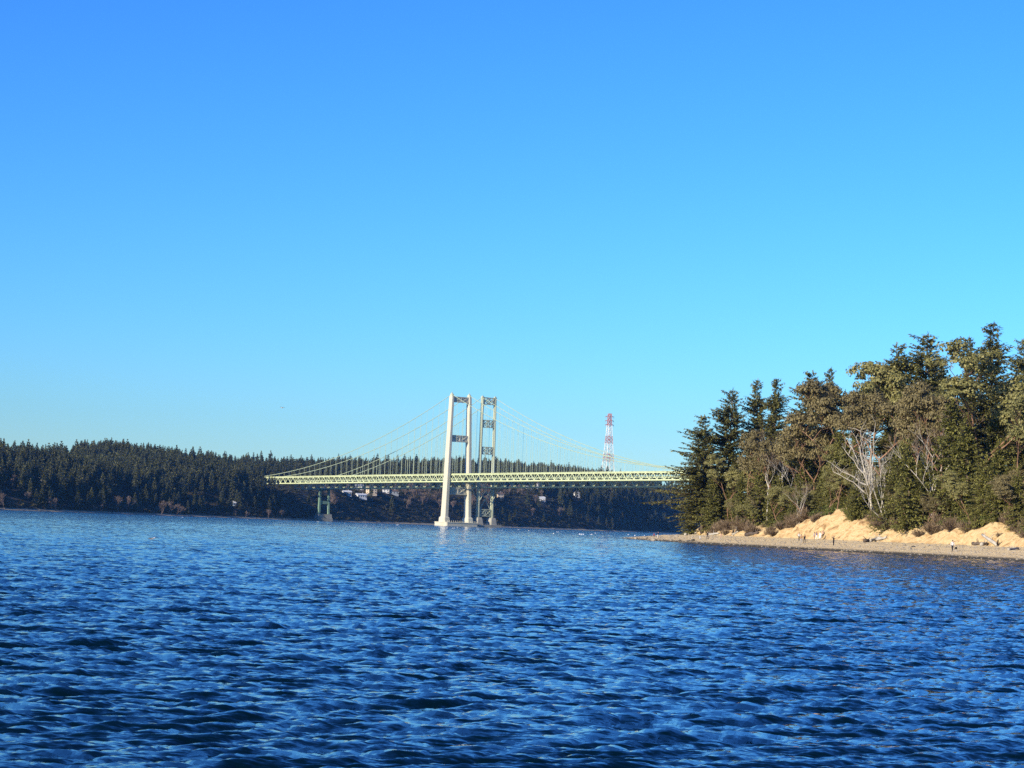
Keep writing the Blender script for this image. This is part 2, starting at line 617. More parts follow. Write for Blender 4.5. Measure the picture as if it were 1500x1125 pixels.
def build_near_shore():
    ys = np.concatenate([np.arange(60, 270, 10), np.arange(270, 690, 0.9), np.arange(690, 800, 6)])
    ub = np.concatenate([np.linspace(-0.6, 0.0, 7), np.linspace(0.03, 1.0, 30)])
    xs, xt = np.interp(ys, NS_Y, NS_X), np.interp(ys, NT_Y, NT_X)
    Xb = xs[:, None] + (xt - xs)[:, None] * ub[None]
    Xb[:, -1] = xt - 0.0
    Yb = np.repeat(ys[:, None], len(ub), 1)

    def grid(X, Y, name, mat):
        Z = near_ground(X, Y)
        idx = np.arange(X.size).reshape(X.shape)
        F = np.stack([idx[:-1, :-1], idx[:-1, 1:], idx[1:, 1:], idx[1:, :-1]], -1).reshape(-1, 4)
        return tag(link(name, new_mesh(name, np.stack([X, Y, Z], -1).reshape(-1, 3), F, [mat], smooth=True)), kind='structure')

    m, t, b = mat_base('beach_gravel')
    f = world_noise(t, 0.5, 6)
    f2 = world_noise(t, 4.0, 4)
    c1 = ramp(t, f, [(0.3, (0.44, 0.345, 0.21)), (0.7, (0.60, 0.48, 0.30))])
    c2 = ramp(t, f2, [(0.3, (0.55, 0.53, 0.5)), (0.65, (1.0, 1.0, 1.0))])
    dry = mix(t, 0.75, c1, c2, 'MULTIPLY')
    sep = t.nodes.new('ShaderNodeSeparateXYZ')
    t.links.new(t.nodes.new('ShaderNodeNewGeometry').outputs['Position'], sep.inputs[0])
    add = t.nodes.new('ShaderNodeMath')
    add.operation = 'MULTIPLY_ADD'
    t.links.new(f, add.inputs[0])
    add.inputs[1].default_value = -0.25
    t.links.new(sep.outputs[2], add.inputs[2])
    mr = t.nodes.new('ShaderNodeMapRange')
    mr.inputs[1].default_value = 0.10
    mr.inputs[2].default_value = 0.34
    t.links.new(add.outputs[0], mr.inputs[0])
    t.links.new(mix(t, mr.outputs[0], (0.05, 0.045, 0.035), dry), b.inputs['Base Color'])
    setp(b, rough=0.9, spec=0.15)
    b.inputs['Diffuse Roughness'].default_value = 1.0
    bump(t, b, f2, 1.0, 0.25)
    grid(Xb, Yb, 'beach', m)

    off = np.concatenate([np.arange(0, 7, 0.45), np.arange(7, 30, 1.6), np.arange(30, 90, 5), [110, 150, 220]])
    Xh = xt[:, None] + off[None]
    Yh = np.repeat(ys[:, None], len(off), 1)
    m, t, b = mat_base('sandy_bank')
    f = world_noise(t, 0.35, 7, (1, 1, 2.2), 0.65, 0.6)
    sand = ramp(t, f, [(0.30, (0.16, 0.09, 0.045)), (0.42, (0.44, 0.29, 0.14)), (0.56, (0.58, 0.44, 0.24)), (0.66, (0.36, 0.23, 0.11))])
    soil = ramp(t, world_noise(t, 0.5, 5), [(0.3, (0.035, 0.03, 0.016)), (0.7, (0.10, 0.075, 0.04))])
    sep = t.nodes.new('ShaderNodeSeparateXYZ')
    t.links.new(t.nodes.new('ShaderNodeNewGeometry').outputs['Position'], sep.inputs[0])
    at_ = t.nodes.new('ShaderNodeAttribute')
    at_.attribute_name = 'soil'
    t.links.new(mix(t, at_.outputs['Fac'], sand, soil), b.inputs['Base Color'])
    setp(b, rough=0.95, spec=0.05)
    b.inputs['Diffuse Roughness'].default_value = 0.8
    bump(t, b, world_noise(t, 1.6, 6, (1, 1, 0.5)), 1.0, 0.5)
    o = grid(Xh, Yh, 'bluff', m)
    soilv = np.clip((Xh - xt[:, None] - 5.2 + (vnoise(Yh / 4, Yh * 0, 12) - 0.5) * 3.0) / 1.6, 0, 1).ravel()
    a = o.data.attributes.new('soil', 'FLOAT', 'POINT')
    a.data.foreach_set('value', soilv.astype(np.float32))


build_near_shore()

# ------------------------------------------------------------------ the two suspension bridges
BA = Vector((0.6, -0.8, 0))          # along the bridges, towards the near side
BN = Vector((0.8, 0.6, 0))           # across them, away from the viewer
B0 = at(667.5, 770, 2646)
B0.z = 0
M_GREEN = weathered('bridge_green_paint', (0.54, 0.60, 0.33), (0.62, 0.67, 0.40), 0.15, 0.55)
M_GREEN2 = weathered('older_bridge_green_paint', (0.42, 0.50, 0.32), (0.52, 0.60, 0.40), 0.12, 0.6)
M_CONC = weathered('pale_tower_concrete', (0.54, 0.51, 0.39), (0.63, 0.60, 0.48), 0.12, 0.8, (1, 1, 0.25))
M_CONC2 = weathered('stained_pier_concrete', (0.26, 0.25, 0.21), (0.42, 0.40, 0.34), 0.2, 0.85, (1, 1, 0.3))
M_STEEL = weathered('tower_green_steel', (0.40, 0.43, 0.31), (0.52, 0.55, 0.42), 0.12, 0.6, (1, 1, 0.3))
M_ROADWAY = weathered('roadway_asphalt', (0.05, 0.05, 0.05), (0.08, 0.08, 0.08), 0.4, 0.9)
M_CABLE = weathered('cable_green_paint', (0.36, 0.44, 0.29), (0.45, 0.52, 0.35), 0.2, 0.5)


def share(name, me, parent, p, q):
    """A unit bar (along +X, 1 m long) stretched from p to q."""
    p, q = Vector(p), Vector(q)
    d = q - p
    o = link(name, me, parent)
    o.location = p
    o.rotation_euler = d.to_track_quat('X', 'Z').to_euler()
    o.scale = (d.length, 1, 1)
    return o


def unit_bar(name, w, h, mat):
    b = MB()
    b.box((0, -w / 2, -h / 2), (1, w / 2, h / 2))
    return b.mesh(name, mat)


def make_bridge(name, origin, label, ztop, a0, a1, nhalf, ncab, depth, panel, hang, side, cab_top, sag, mats, chord_h):
    m_paint, m_rail = mats
    root = link(name, None, None, origin)
    root.rotation_euler = (0, 0, math.atan2(BA.y, BA.x))     # local x along the bridge, local y across (away)
    tag(root, label, 'bridge', 'suspension bridges across the strait')
    n_pan = int((a1 - a0) / panel)
    nodes = [a0 + i * panel for i in range(n_pan + 1)]
    zt = lambda a: ztop(a) - 1.5
    zb = lambda a: ztop(a) - 1.5 - depth
    # roadway slab and its parapets
    b = MB()
    w = nhalf - 0.4
    for i in range(n_pan):
        p, q = nodes[i], nodes[i + 1]
        b.bar((p, 0, zt(p) + 0.62), (q, 0, zt(q) + 0.62), 2 * w, 0.5)
    b.build('roadway', M_ROADWAY, root)
    for sgn in (-1, 1):
        b = MB()
        for i in range(0, n_pan, 2):
            p, q = nodes[i], nodes[min(i + 2, n_pan)]
            b.bar((p, sgn * (w + 0.25), zt(p) + 1.15), (q, sgn * (w + 0.25), zt(q) + 1.15), 0.25, 0.6)
        b.build('parapet', m_rail, root)
    # floor beams and laterals under the roadway
    fl = MB()
    for i, a in enumerate(nodes):
        fl.bar((a, -nhalf + 0.5, zt(a) - 0.8), (a, nhalf - 0.5, zt(a) - 0.8), 0.5, 1.3)
        if i < n_pan:
            e = nodes[i + 1]
            s = 1 if i % 2 else -1
            fl.bar((a, -s * (nhalf - 0.5), zb(a) + 0.1), (e, s * (nhalf - 0.5), zb(e) + 0.1), 0.45, 0.45)
        fl.bar((a, -nhalf + 0.5, zb(a)), (a, nhalf - 0.5, zb(a)), 0.4, 0.6)
    tag(fl.build('floor_bracing', m_paint, root), kind='stuff')
    bar_d = unit_bar('diagonal', 0.7, 0.72, m_paint)
    bar_v = unit_bar('vertical', 0.45, 0.42, m_paint)
    for sgn in (-1, 1):
        tr = MB()
        for i in range(0, n_pan):
            p, q = nodes[i], nodes[i + 1]
            tr.bar((p, sgn * nhalf, zt(p)), (q, sgn * nhalf, zt(q)), 0.9, chord_h)
        truss = tr.build('truss', m_paint, root)          # the top chord carries the truss's other members
        bc = MB()
        for i in range(0, n_pan):
            p, q = nodes[i], nodes[i + 1]
            bc.bar((p, sgn * nhalf, zb(p)), (q, sgn * nhalf, zb(q)), 0.92, chord_h * 1.2)
        bc.build('bottom_chord', m_paint, truss)
        rest = MB()
        for i in range(n_pan):
            p, q = nodes[i], nodes[i + 1]
            if i % 2 == 0:
                d0, d1 = (p, sgn * nhalf, zb(p) + 0.3), (q, sgn * nhalf, zt(q) - 0.3)
            else:
                d0, d1 = (p, sgn * nhalf, zt(p) - 0.3), (q, sgn * nhalf, zb(q) + 0.3)
            if sgn < 0:
                share('diagonal', bar_d, truss, d0, d1)
                if i % 2 == 0:
                    share('vertical', bar_v, truss, (p, sgn * nhalf, zb(p) + 0.3), (p, sgn * nhalf, zt(p) - 0.3))
            else:
                rest.bar(d0, d1, 0.5, 0.5, (0, 1, 0))
                if i % 2 == 0:
                    rest.bar((p, sgn * nhalf, zb(p)), (p, sgn * nhalf, zt(p)), 0.45, 0.42, (0, 1, 0))
        if sgn > 0:
            tag(rest.build('web_members', m_paint, truss), kind='stuff')
    # main cables and their hangers
    half = 426.7
    zm = ztop(half) + 2.5

    def zc(a):
        if a >= 0:
            return zm + (cab_top - zm) * ((half - a) / half) ** 2
        f = -a / side
        ze = ztop(-side) + 0.3
        return cab_top + (ze - cab_top) * f - 4 * sag * f * (1 - f)
    hang_me = MB()
    hang_me.tube([(0, 0, 0), (1, 0, 0)], 0.11, 4, cap=False)
    hang_me = hang_me.mesh('hanger', M_CABLE)
    for sgn in (-1, 1):
        pts = [(a, sgn * ncab, zc(a)) for a in np.linspace(-side, a1, 110)]
        cb = MB()
        cb.tube(pts, 0.34, 6)
        cable = cb.build('main_cable', M_CABLE, root, smooth=True)
        a = -hang
        while a > -side + 5:
            if zc(a) - ztop(a) > 1.0:
                share('hanger', hang_me, cable, (a, sgn * ncab, ztop(a) - 1.0), (a, sgn * ncab, zc(a)))
            a -= hang
        a = hang
        while a < a1 - 1:
            share('hanger', hang_me, cable, (a, sgn * ncab, ztop(a) - 1.0), (a, sgn * ncab, zc(a)))
            a += hang
    return root, zc


def rect_ring(cx, cy, z, lx, ly, ch):
    return [(cx + sx, cy + sy, z) for sx, sy in (
        (-lx + ch, -ly), (lx - ch, -ly), (lx, -ly + ch), (lx, ly - ch), (lx - ch, ly), (-lx + ch, ly), (-lx, ly - ch), (-lx, -ly + ch))]


# newer bridge: tapered concrete towers
z_new = lambda a: 60.5 + 0.0119 * a - 3.3e-6 * a * a
bridge, zc_new = make_bridge('suspension_bridge', B0, 'suspension bridge with tall pale concrete tower and light green truss deck',
                             z_new, -424.6, 600.2, 11.2, 12.4, 7.6, 6.1, 12.2, 421.0, 152.6, 17.0, (M_GREEN, M_GREEN), 1.0)
tower = link('tower', None, bridge)
n_at = lambda z: 16.6 + (12.4 - 16.6) * (z - 6) / (152 - 6)
lx_at = lambda z: 4.6 + (3.0 - 4.6) * (z - 6) / (152 - 6)
ly_at = lambda z: 2.7 + (1.9 - 2.7) * (z - 6) / (152 - 6)
for sgn in (-1, 1):
    b = MB()
    b.loft([rect_ring(0, sgn * n_at(z), z, lx_at(z), ly_at(z), 0.7) for z in (10.5, 60, 110, 150.5)])
    leg = b.build('leg', M_CONC, tower)
    b = MB()
    b.loft([rect_ring(0, sgn * n_at(5), z, l, w_, 0.8) for z, l, w_ in ((4.5, 6.2, 4.0), (9.3, 6.0, 3.8), (10.6, 5.0, 3.0))])
    b.build('plinth', M_CONC, tower)
    b = MB()          # cable saddle housing
    b.loft([rect_ring(0, sgn * 12.4, z, l, w_, 0.5) for z, l, w_ in ((150.5, 2.4, 1.5), (152.6, 2.3, 1.4), (153.9, 1.0, 0.9))])
    b.tube([(0.8, sgn * 12.4, 153.5), (0.8, sgn * 12.4, 156.2)], 0.16, 5)
    b.box((-0.6, sgn * 12.4 - 0.5, 153.8), (0.3, sgn * 12.4 + 0.5, 154.8))
    b.build('saddle', M_STEEL, tower)
for z0, z1 in ((143.6, 150.2), (97.6, 105.4), (36.5, 45.2)):
    zc_ = (z0 + z1) / 2
    n0 = n_at(zc_) - ly_at(zc_) + 0.1
    b = MB()
    b.box((-1.6, -n0, z0 + 0.5), (1.6, n0, z1 - 0.5))
    for s in (-1, 1):                       # raised rim and crossed ribs on both faces
        x0, x1 = (1.6, 2.3) if s > 0 else (-2.3, -1.6)
        b.box((x0, -n0, z0), (x1, n0, z0 + 0.9))
        b.box((x0, -n0, z1 - 0.9), (x1, n0, z1))
        for k in (-1, 0, 1):
            b.box((x0, k * n0 * 0.96 - 0.5, z0 + 0.9), (x1, k * n0 * 0.96 + 0.5, z1 - 0.9))
        for k in (-1, 1):
            c0, c1 = (0.5, n0 * 0.96 - 0.5) if k > 0 else (-n0 * 0.96 + 0.5, -0.5)
            xm = (x0 + x1) / 2 - 0.06 * s
            b.bar((xm, c0, z0 + 0.9), (xm, c1, z1 - 0.9), 0.55, 0.8, (1, 0, 0))
            b.bar((xm + 0.02 * s, c0, z1 - 0.9), (xm + 0.02 * s, c1, z0 + 0.9), 0.55, 0.8, (1, 0, 0))
    b.build('strut', M_CONC, tower)
b = MB()                                     # caisson
b.loft([rect_ring(0, 0.5, z, 12.5, 22.5, 1.2) for z in (-3, 4.5)])
pier = b.build('pier', M_CONC, bridge)
b = MB()
b.loft([rect_ring(0, 0.5, z, l, 22.5 + l - 12.5, 1.2) for z, l in ((3.5, 12.9), (4.1, 12.9))])
b.build('pier_rim', M_CONC, pier)
rail = MB()
for k in range(16):
    rail.tube([(11.8, -20 + k * 2.7, 4.5), (11.8, -20 + k * 2.7, 6.3)], 0.22, 5)
rail.bar((11.8, -20, 6.0), (11.8, 20.5, 6.0), 0.12, 0.12)
rail.build('railing', M_CONC, pier)

# older bridge: braced steel towers
K2 = 41.0
B1 = B0 + BN * K2
z_old = lambda a: z_new(a) - 3.0
bridge2, zc_old = make_bridge('suspension_bridge', B1, 'older suspension bridge with braced green steel tower behind the concrete-towered bridge',
                              z_old, -410.4, 600.3, 8.6, 9.2, 9.8, 9.1, 9.1, 338.0, 152.0, 11.0, (M_GREEN2, M_GREEN2), 1.1)
tower2 = link('tower', None, bridge2)
for sgn in (-1, 1):
    b = MB()                                 # four cells make a cross-shaped post
    for (lx, ly, x0) in ((1.05, 1.9, 0), (2.3, 0.85, 0)):
        b.loft([rect_ring(x0, sgn * (9.2 + 0.9 * (1 - (z - 10) / 142)), z, lx * s, ly * s, 0.12) for z, s in ((10.5, 1.08), (60, 1.0), (151.5, 0.88))])
    b.build('leg', M_STEEL, tower2)
    b = MB()
    b.box((-1.8, sgn * 9.2 - 1.3, 151.5), (1.8, sgn * 9.2 + 1.3, 152.7))
    b.box((-0.7, sgn * 9.2 - 0.7, 152.7), (0.7, sgn * 9.2 + 0.7, 153.9))
    b.build('saddle', M_STEEL, tower2)
    for dz in (-1, 1):                       # props from the leg to the deck
        b = MB()
        b.bar((dz * 2.0, sgn * 9.4, 31), (dz * 17, sgn * 9.0, 47.5), 0.6, 0.6)
        b.build('prop', M_STEEL, tower2)
for z0, z1 in ((143.5, 152), (116.5, 125.5), (85, 94), (12.5, 21)):
    n0 = 7.6
    b = MB()
    for x in (-1.4, 1.4):
        b.bar((x, -n0, z0 + 0.55), (x, n0, z0 + 0.55), 0.6, 1.1)
        b.bar((x, -n0, z1 - 0.55), (x, n0, z1 - 0.55), 0.6, 1.1)
        for k in (-1, 1):
            b.bar((x, k * 0.3, z0 + 1), (x, k * n0, z1 - 1), 0.5, 0.8, (1, 0, 0))
            b.bar((x + 0.03, k * 0.3, z1 - 1), (x + 0.03, k * n0, z0 + 1), 0.5, 0.8, (1, 0, 0))
            b.box((x - 0.2, k * n0 - 0.45, z0 + 1.1), (x + 0.2, k * n0 + 0.45, z1 - 1.1))
        b.box((x - 0.24, -0.5, z0 + 1.1), (x + 0.24, 0.5, z1 - 1.1))
    b.build('strut', M_STEEL, tower2)
for z0, z1 in ((21, 44),):
    for k in (-1, 1):
        b = MB()
        b.bar((0.4 * k, -7.8 * k, z0), (0.4 * k, 7.8 * k, z1), 0.7, 0.8, (1, 0, 0))
        b.build('brace', M_STEEL, tower2)
pier2 = link('pier', None, bridge2)
for sgn in (-1, 1):
    b = MB()
    b.loft([rect_ring(0, sgn * 9.8, z, l, w_, 0.6) for z, l, w_ in ((2.9, 6.2, 4.4), (8.5, 5.4, 3.8), (11.2, 4.2, 3.2))])
    b.build('pedestal', M_CONC2, pier2)
b = MB()
b.loft([rect_ring(0, 0, z, 9.5, 19.0, 0.8) for z in (-3, 2.9)])
b.build('caisson', M_CONC2, pier2)
b = MB()
for k in range(12):
    b.tube([(9.2, -18 + k * 3.2, 2.9), (9.2, -18 + k * 3.2, 4.3)], 0.08, 4)
b.bar((9.2, -18, 4.2), (9.2, 17.5, 4.2), 0.1, 0.1)
b.build('railing', M_CONC2, pier2)

M_BENT = weathered('approach_bent_shaded_green', (0.14, 0.24, 0.17), (0.22, 0.32, 0.24), 0.12, 0.6)  # bridge green darkened: the hill's shade is put into the colour
# approach bent of the older bridge, standing in the shallows
bent = link('approach_bent', None, bridge2)
ab = -352.0
for sgn in (-1, 1):
    b = MB()
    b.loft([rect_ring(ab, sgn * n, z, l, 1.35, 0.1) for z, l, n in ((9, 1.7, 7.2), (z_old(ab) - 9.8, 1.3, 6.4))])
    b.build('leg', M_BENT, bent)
for z0, z1 in ((22, 26), (z_old(ab) - 13.5, z_old(ab) - 10.5)):
    b = MB()
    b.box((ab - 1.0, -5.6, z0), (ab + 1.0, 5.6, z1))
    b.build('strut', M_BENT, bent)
b = MB()
b.loft([rect_ring(ab, 0, z, l, l + 5.5, 0.5) for z, l in ((-3, 5.8), (4, 5.6), (4.1, 5.0), (9, 4.6))])
b.build('footing', M_CONC2, bent)

# ------------------------------------------------------------------ vegetation
M_FIR = foliage('fir_needles', (0.09, 0.096, 0.024), (0.20, 0.195, 0.05), (0.34, 0.315, 0.09))
M_FIRD = foliage('dark_fir_needles', (0.07, 0.072, 0.023), (0.165, 0.158, 0.048), (0.30, 0.275, 0.085))
M_MAD = foliage('madrona_leaves', (0.13, 0.13, 0.042), (0.24, 0.225, 0.08), (0.38, 0.34, 0.14))
M_MADB = foliage('madrona_rusty_leaves', (0.12, 0.10, 0.045), (0.20, 0.165, 0.075), (0.31, 0.255, 0.12))
M_BRUSH = foliage('dry_brush_twigs', (0.11, 0.075, 0.045), (0.22, 0.155, 0.095), (0.36, 0.27, 0.17))
M_SHRUB = foliage('shrub_leaves', (0.06, 0.08, 0.018), (0.13, 0.15, 0.035), (0.23, 0.24, 0.065))
M_BARK = weathered('fir_bark', (0.07, 0.05, 0.035), (0.16, 0.12, 0.085), 1.5, 0.9, (1, 1, 0.2))
M_MADBARK = weathered('madrona_bark', (0.17, 0.085, 0.05), (0.33, 0.20, 0.125), 0.8, 0.7, (1, 1, 0.3))
M_GREYBARK = weathered('bleached_bare_wood', (0.40, 0.36, 0.30), (0.58, 0.53, 0.46), 0.8, 0.8, (1, 1, 0.3))
M_FARFIR = foliage('far_conifer_needles', (0.02, 0.028, 0.011), (0.07, 0.078, 0.028), (0.16, 0.155, 0.058), 0.1)
M_FARBARE = foliage('far_bare_twigs', (0.12, 0.085, 0.062), (0.22, 0.16, 0.12), (0.34, 0.26, 0.20), 0.1)
M_FARBUSH = foliage('far_undergrowth_leaves', (0.022, 0.03, 0.012), (0.05, 0.05, 0.022), (0.09, 0.075, 0.038), 0.1)
UP = np.array([0, 0, 1.0])


def norm(a):
    return a / np.maximum(np.linalg.norm(a, axis=-1, keepdims=True), 1e-9)


def kites(P, D, S, L, W):
    """Leaf sprays: kite-shaped quads at P along D, spread along S."""
    n = len(P)
    V = np.empty((n, 4, 3))
    V[:, 0] = P
    V[:, 1] = P + D * (L * 0.5)[:, None] + S * (W * 0.5)[:, None]
    V[:, 2] = P + D * L[:, None]
    V[:, 3] = P + D * (L * 0.5)[:, None] - S * (W * 0.5)[:, None]
    F = np.arange(4 * n).reshape(n, 4)
    return V.reshape(-1, 3), F


def fir(seed, H, R, c0, step=0.5, per=5, leaf=0.62, spacing=0.30, droop=0.25, asym=0.0, trunk_r=0.36, ragged=0.4, top=0.85):
    """Douglas-fir: whorls of drooping boughs carrying flat needle sprays."""
    rs = np.random.default_rng(seed)
    P, D, S, L, W = [], [], [], [], []
    wood = MB()
    lean = rs.normal(0, 0.012, 2)
    axis = lambda z: np.array([lean[0] * z + 0.12 * math.sin(z * 0.3 + seed), lean[1] * z, z])
    zs = np.linspace(0, H, 9)
    wood.tube([axis(z) for z in zs], [trunk_r * (1 - z / H) ** 0.8 + 0.02 for z in zs], 7)
    z = c0 * H
    gap_az = rs.random() * 6.28
    while z < H - 0.25:
        f = (z - c0 * H) / (H - c0 * H)
        env = R * (1 - f) ** top * min(1.0, 0.45 + f * 3.5)
        big = 1.0 + 0.35 * math.sin(z * 1.3 + seed) * ragged
        k = per if f < 0.85 else 4
        for _ in range(k):
            az = rs.random() * 2 * math.pi
            ln = env * big * (rs.uniform(0.5, 1.0) if rs.random() > 0.18 * (1 + ragged) else rs.uniform(1.0, 1.3))
            ln *= 1 + asym * math.cos(az - math.pi)       # longer on the open (-X) side
            ln = max(ln, 0.35)
            if ragged > 0.3 and rs.random() < 0.12:
                continue
            rise = rs.uniform(-0.05, 0.30) - droop * (1 - f) + 0.45 * f
            dirh = np.array([math.cos(az), math.sin(az), 0])
            side = np.array([-math.sin(az), math.cos(az), 0])
            n = max(3, int(ln / spacing))
            q = (np.arange(n) + rs.random(n)) / n
            q = 0.12 + 0.88 * q
            sagz = rise * q * ln - droop * 0.6 * ln * q * q + 0.10 * ln * q ** 3
            base = axis(z)
            pts = base + dirh * (q * ln)[:, None] + UP * sagz[:, None]
            if ln > 1.2:
                tip = np.argmax(q)
                mid = base + dirh * ln * 0.5 + UP * (rise * 0.5 * ln - droop * 0.15 * ln)
                wood.tube([base, mid, pts[tip]], [0.03 + 0.012 * ln, 0.03 + 0.005 * ln, 0.012], 3, cap=False)
            for sg in (-1, 1):
                ang = rs.uniform(0.35, 1.05, n)
                dd = dirh * np.cos(ang)[:, None] + side * (sg * np.sin(ang))[:, None] + UP * rs.uniform(-0.55, 0.18, n)[:, None]
                dd = norm(dd)
                ss = norm(np.cross(dd, norm(UP + rs.normal(0, 0.45, (n, 3)))))
                taper = 0.55 + 0.75 * (1 - q)
                P.append(pts + rs.normal(0, 0.06, (n, 3)))
                D.append(dd)
                S.append(ss)
                L.append(leaf * taper * rs.uniform(0.7, 1.35, n) * min(1.0, 0.4 + ln / 3))
                W.append(leaf * 0.42 * rs.uniform(0.7, 1.3, n))
            m = n // 2 + 1                                   # twigs hanging under the bough
            pick = rs.integers(0, n, m)
            dd = norm(dirh * rs.uniform(-0.1, 0.7, m)[:, None] + side * rs.normal(0, 0.4, m)[:, None] - UP * rs.uniform(0.3, 1.0, m)[:, None])
            P.append(pts[pick])
            D.append(dd)
            S.append(norm(np.cross(dd, rs.normal(0, 1, (m, 3)))))
            L.append(leaf * rs.uniform(0.5, 1.1, m))
            W.append(leaf * 0.4 * rs.uniform(0.7, 1.3, m))
        z += step * rs.uniform(0.7, 1.3)
    for _ in range(10):
        dd = norm(np.array([rs.normal(0, 0.25), rs.normal(0, 0.25), 1.0]))[None]
        P.append((axis(H - rs.uniform(0.0, 1.2)))[None])
        D.append(dd)
        S.append(norm(np.cross(dd, rs.normal(0, 1, (1, 3)))))
        L.append(np.array([leaf * 1.1]))
        W.append(np.array([leaf * 0.3]))
    cv, cf = kites(np.concatenate(P), np.concatenate(D), np.concatenate(S), np.concatenate(L), np.concatenate(W))
    return cv, cf, wood


def skeleton(seed, H, spread, levels, lean=(0, 0), r0=0.3, stems=1, fork=3, up=0.5, twist=0.35, shrink=0.68):
    """Recursive branching; returns wood and the twig tips."""
    rs = np.random.default_rng(seed)
    wood = MB()
    tips = []

    def grow(p, d, ln, r, lev):
        q = np.array(p)
        pts, rad = [q.copy()], [r]
        dd = np.array(d)
        n = 3 if lev > 1 else 2
        for i in range(n):
            dd = norm(dd + rs.normal(0, twist * 0.4, 3) + UP * 0.05)
            q = q + dd * ln / n
            pts.append(q.copy())
            rad.append(r * (1 - 0.35 * (i + 1) / n))
        wood.tube(pts, rad, 6 if lev >= levels - 1 else (4 if lev > 1 else 3), cap=False)
        if lev <= 0:
            tips.append((q, dd))
            return
        k = fork if rs.random() < 0.7 else fork - 1
        for j in range(max(k, 2)):
            az = rs.random() * 2 * math.pi
            out = np.array([math.cos(az), math.sin(az), rs.uniform(-0.1, 0.6)])
            nd = norm(dd * (1 - spread * 0.5) + out * spread + UP * up * 0.3)
            start = pts[-1] if j < 2 else pts[-2]
            grow(start, nd, ln * shrink * rs.uniform(0.75, 1.2), r * 0.6, lev - 1)

    total = sum(shrink ** i for i in range(levels + 1))
    for s in range(stems):
        a = rs.random() * 6.28
        d0 = norm(np.array([lean[0] + 0.22 * math.cos(a) * (stems > 1), lean[1] + 0.22 * math.sin(a) * (stems > 1), 1.0]))
        grow(np.array([0.3 * math.cos(a) * (stems > 1), 0.3 * math.sin(a) * (stems > 1), -0.3]), d0, H / total * 1.12, r0, levels)
    return wood, tips


def clump_leaves(rs, centers, rad, n, leaf, flat=0.7):
    C = np.repeat(centers, n, 0)
    r = np.repeat(rad, n)
    u = norm(rs.normal(0, 1, (len(C), 3)))
    u[:, 2] = np.abs(u[:, 2]) * 1.1 - 0.35
    u = norm(u)
    P = C + u * (r * rs.uniform(0.55, 1.0, len(C)))[:, None] * np.array([1, 1, flat])
    nrm = norm(u + UP * 0.5 + rs.normal(0, 0.45, u.shape))
    D = norm(np.cross(nrm, rs.normal(0, 1, u.shape)))
    S = norm(np.cross(nrm, D))
    L = leaf * rs.uniform(0.7, 1.4, len(C))
    return kites(P - D * (L * 0.5)[:, None], D, S, L, L * 0.75)


def madrona(seed, H, spread=0.75, lean=(0, 0), levels=4, r0=0.32, stems=1, leaf=0.33, n=46, clump=0.95):
    wood, tips = skeleton(seed, H * 0.92, spread, levels, lean, r0, stems)
    rs = np.random.default_rng(seed + 500)
    C = np.array([t[0] for t in tips])
    keep = rs.random(len(C)) < 0.92
    C = C[keep] + rs.normal(0, 0.25, (keep.sum(), 3))
    cv, cf = clump_leaves(rs, C, clump * rs.uniform(0.6, 1.35, len(C)), n, leaf)
    return cv, cf, wood


def bush(seed, R, n_cl, leaf, n=40, tall=0.8, twiggy=False):
    rs = np.random.default_rng(seed)
    wood = MB()
    C = norm(rs.normal(0, 1, (n_cl, 3))) * (R * rs.uniform(0.3, 0.9, n_cl))[:, None]
    C[:, 2] = np.abs(C[:, 2]) * tall + 0.25 * R
    for c in C[::2]:
        wood.tube([(0, 0, -0.2), c * 0.55 + rs.normal(0, 0.1, 3), c * 1.05], [0.05, 0.035, 0.015], 3, cap=False)
    if twiggy:
        m = n_cl * n
        k = rs.integers(0, n_cl, m)
        P = C[k] * rs.uniform(0.2, 1.0, m)[:, None]
        D = norm(norm(C[k]) + rs.normal(0, 0.45, (m, 3)) + UP * 0.5)
        S = norm(np.cross(D, rs.normal(0, 1, (m, 3))))
        cv, cf = kites(P, D, S, leaf * 3.0 * rs.uniform(0.5, 1.3, m), np.full(m, leaf * 0.22))
    else:
        cv, cf = clump_leaves(rs, C, R * 0.36 * rs.uniform(0.7, 1.3, n_cl), n, leaf)
    return cv, cf, wood


def bare_crown(tips, rs, leaf, n):
    """Fine twigs at the ends of bare branches."""
    C = np.array([t[0] for t in tips])
    Dr = np.array([t[1] for t in tips])
    k = np.repeat(np.arange(len(C)), n)
    D = norm(Dr[k] + rs.normal(0, 0.55, (len(k), 3)) + UP * 0.2)
    S = norm(np.cross(D, rs.normal(0, 1, (len(k), 3))))
    return kites(C[k] - Dr[k] * rs.uniform(0, 0.6, len(k))[:, None], D, S, leaf * rs.uniform(0.5, 1.3, len(k)), np.full(len(k), leaf * 0.045))


def species(cv, cf, wood, m_leaf, m_bark, leaf_name='crown'):
    return (new_mesh(leaf_name, cv, cf, [m_leaf]), wood.mesh('trunk', m_bark, smooth=True))


def plant(name, sp, loc, rotz, sc, label, cat, group=None, tilt=None):
    r = link(name, None, None, loc, rotz)
    if tilt:
        r.rotation_euler = (tilt[0], tilt[1], rotz)
    r.scale = (sc,) * 3 if isinstance(sc, (int, float)) else sc
    tag(r, label, cat, group)
    link('crown', sp[0], r)
    link('trunk', sp[1], r)
    return r


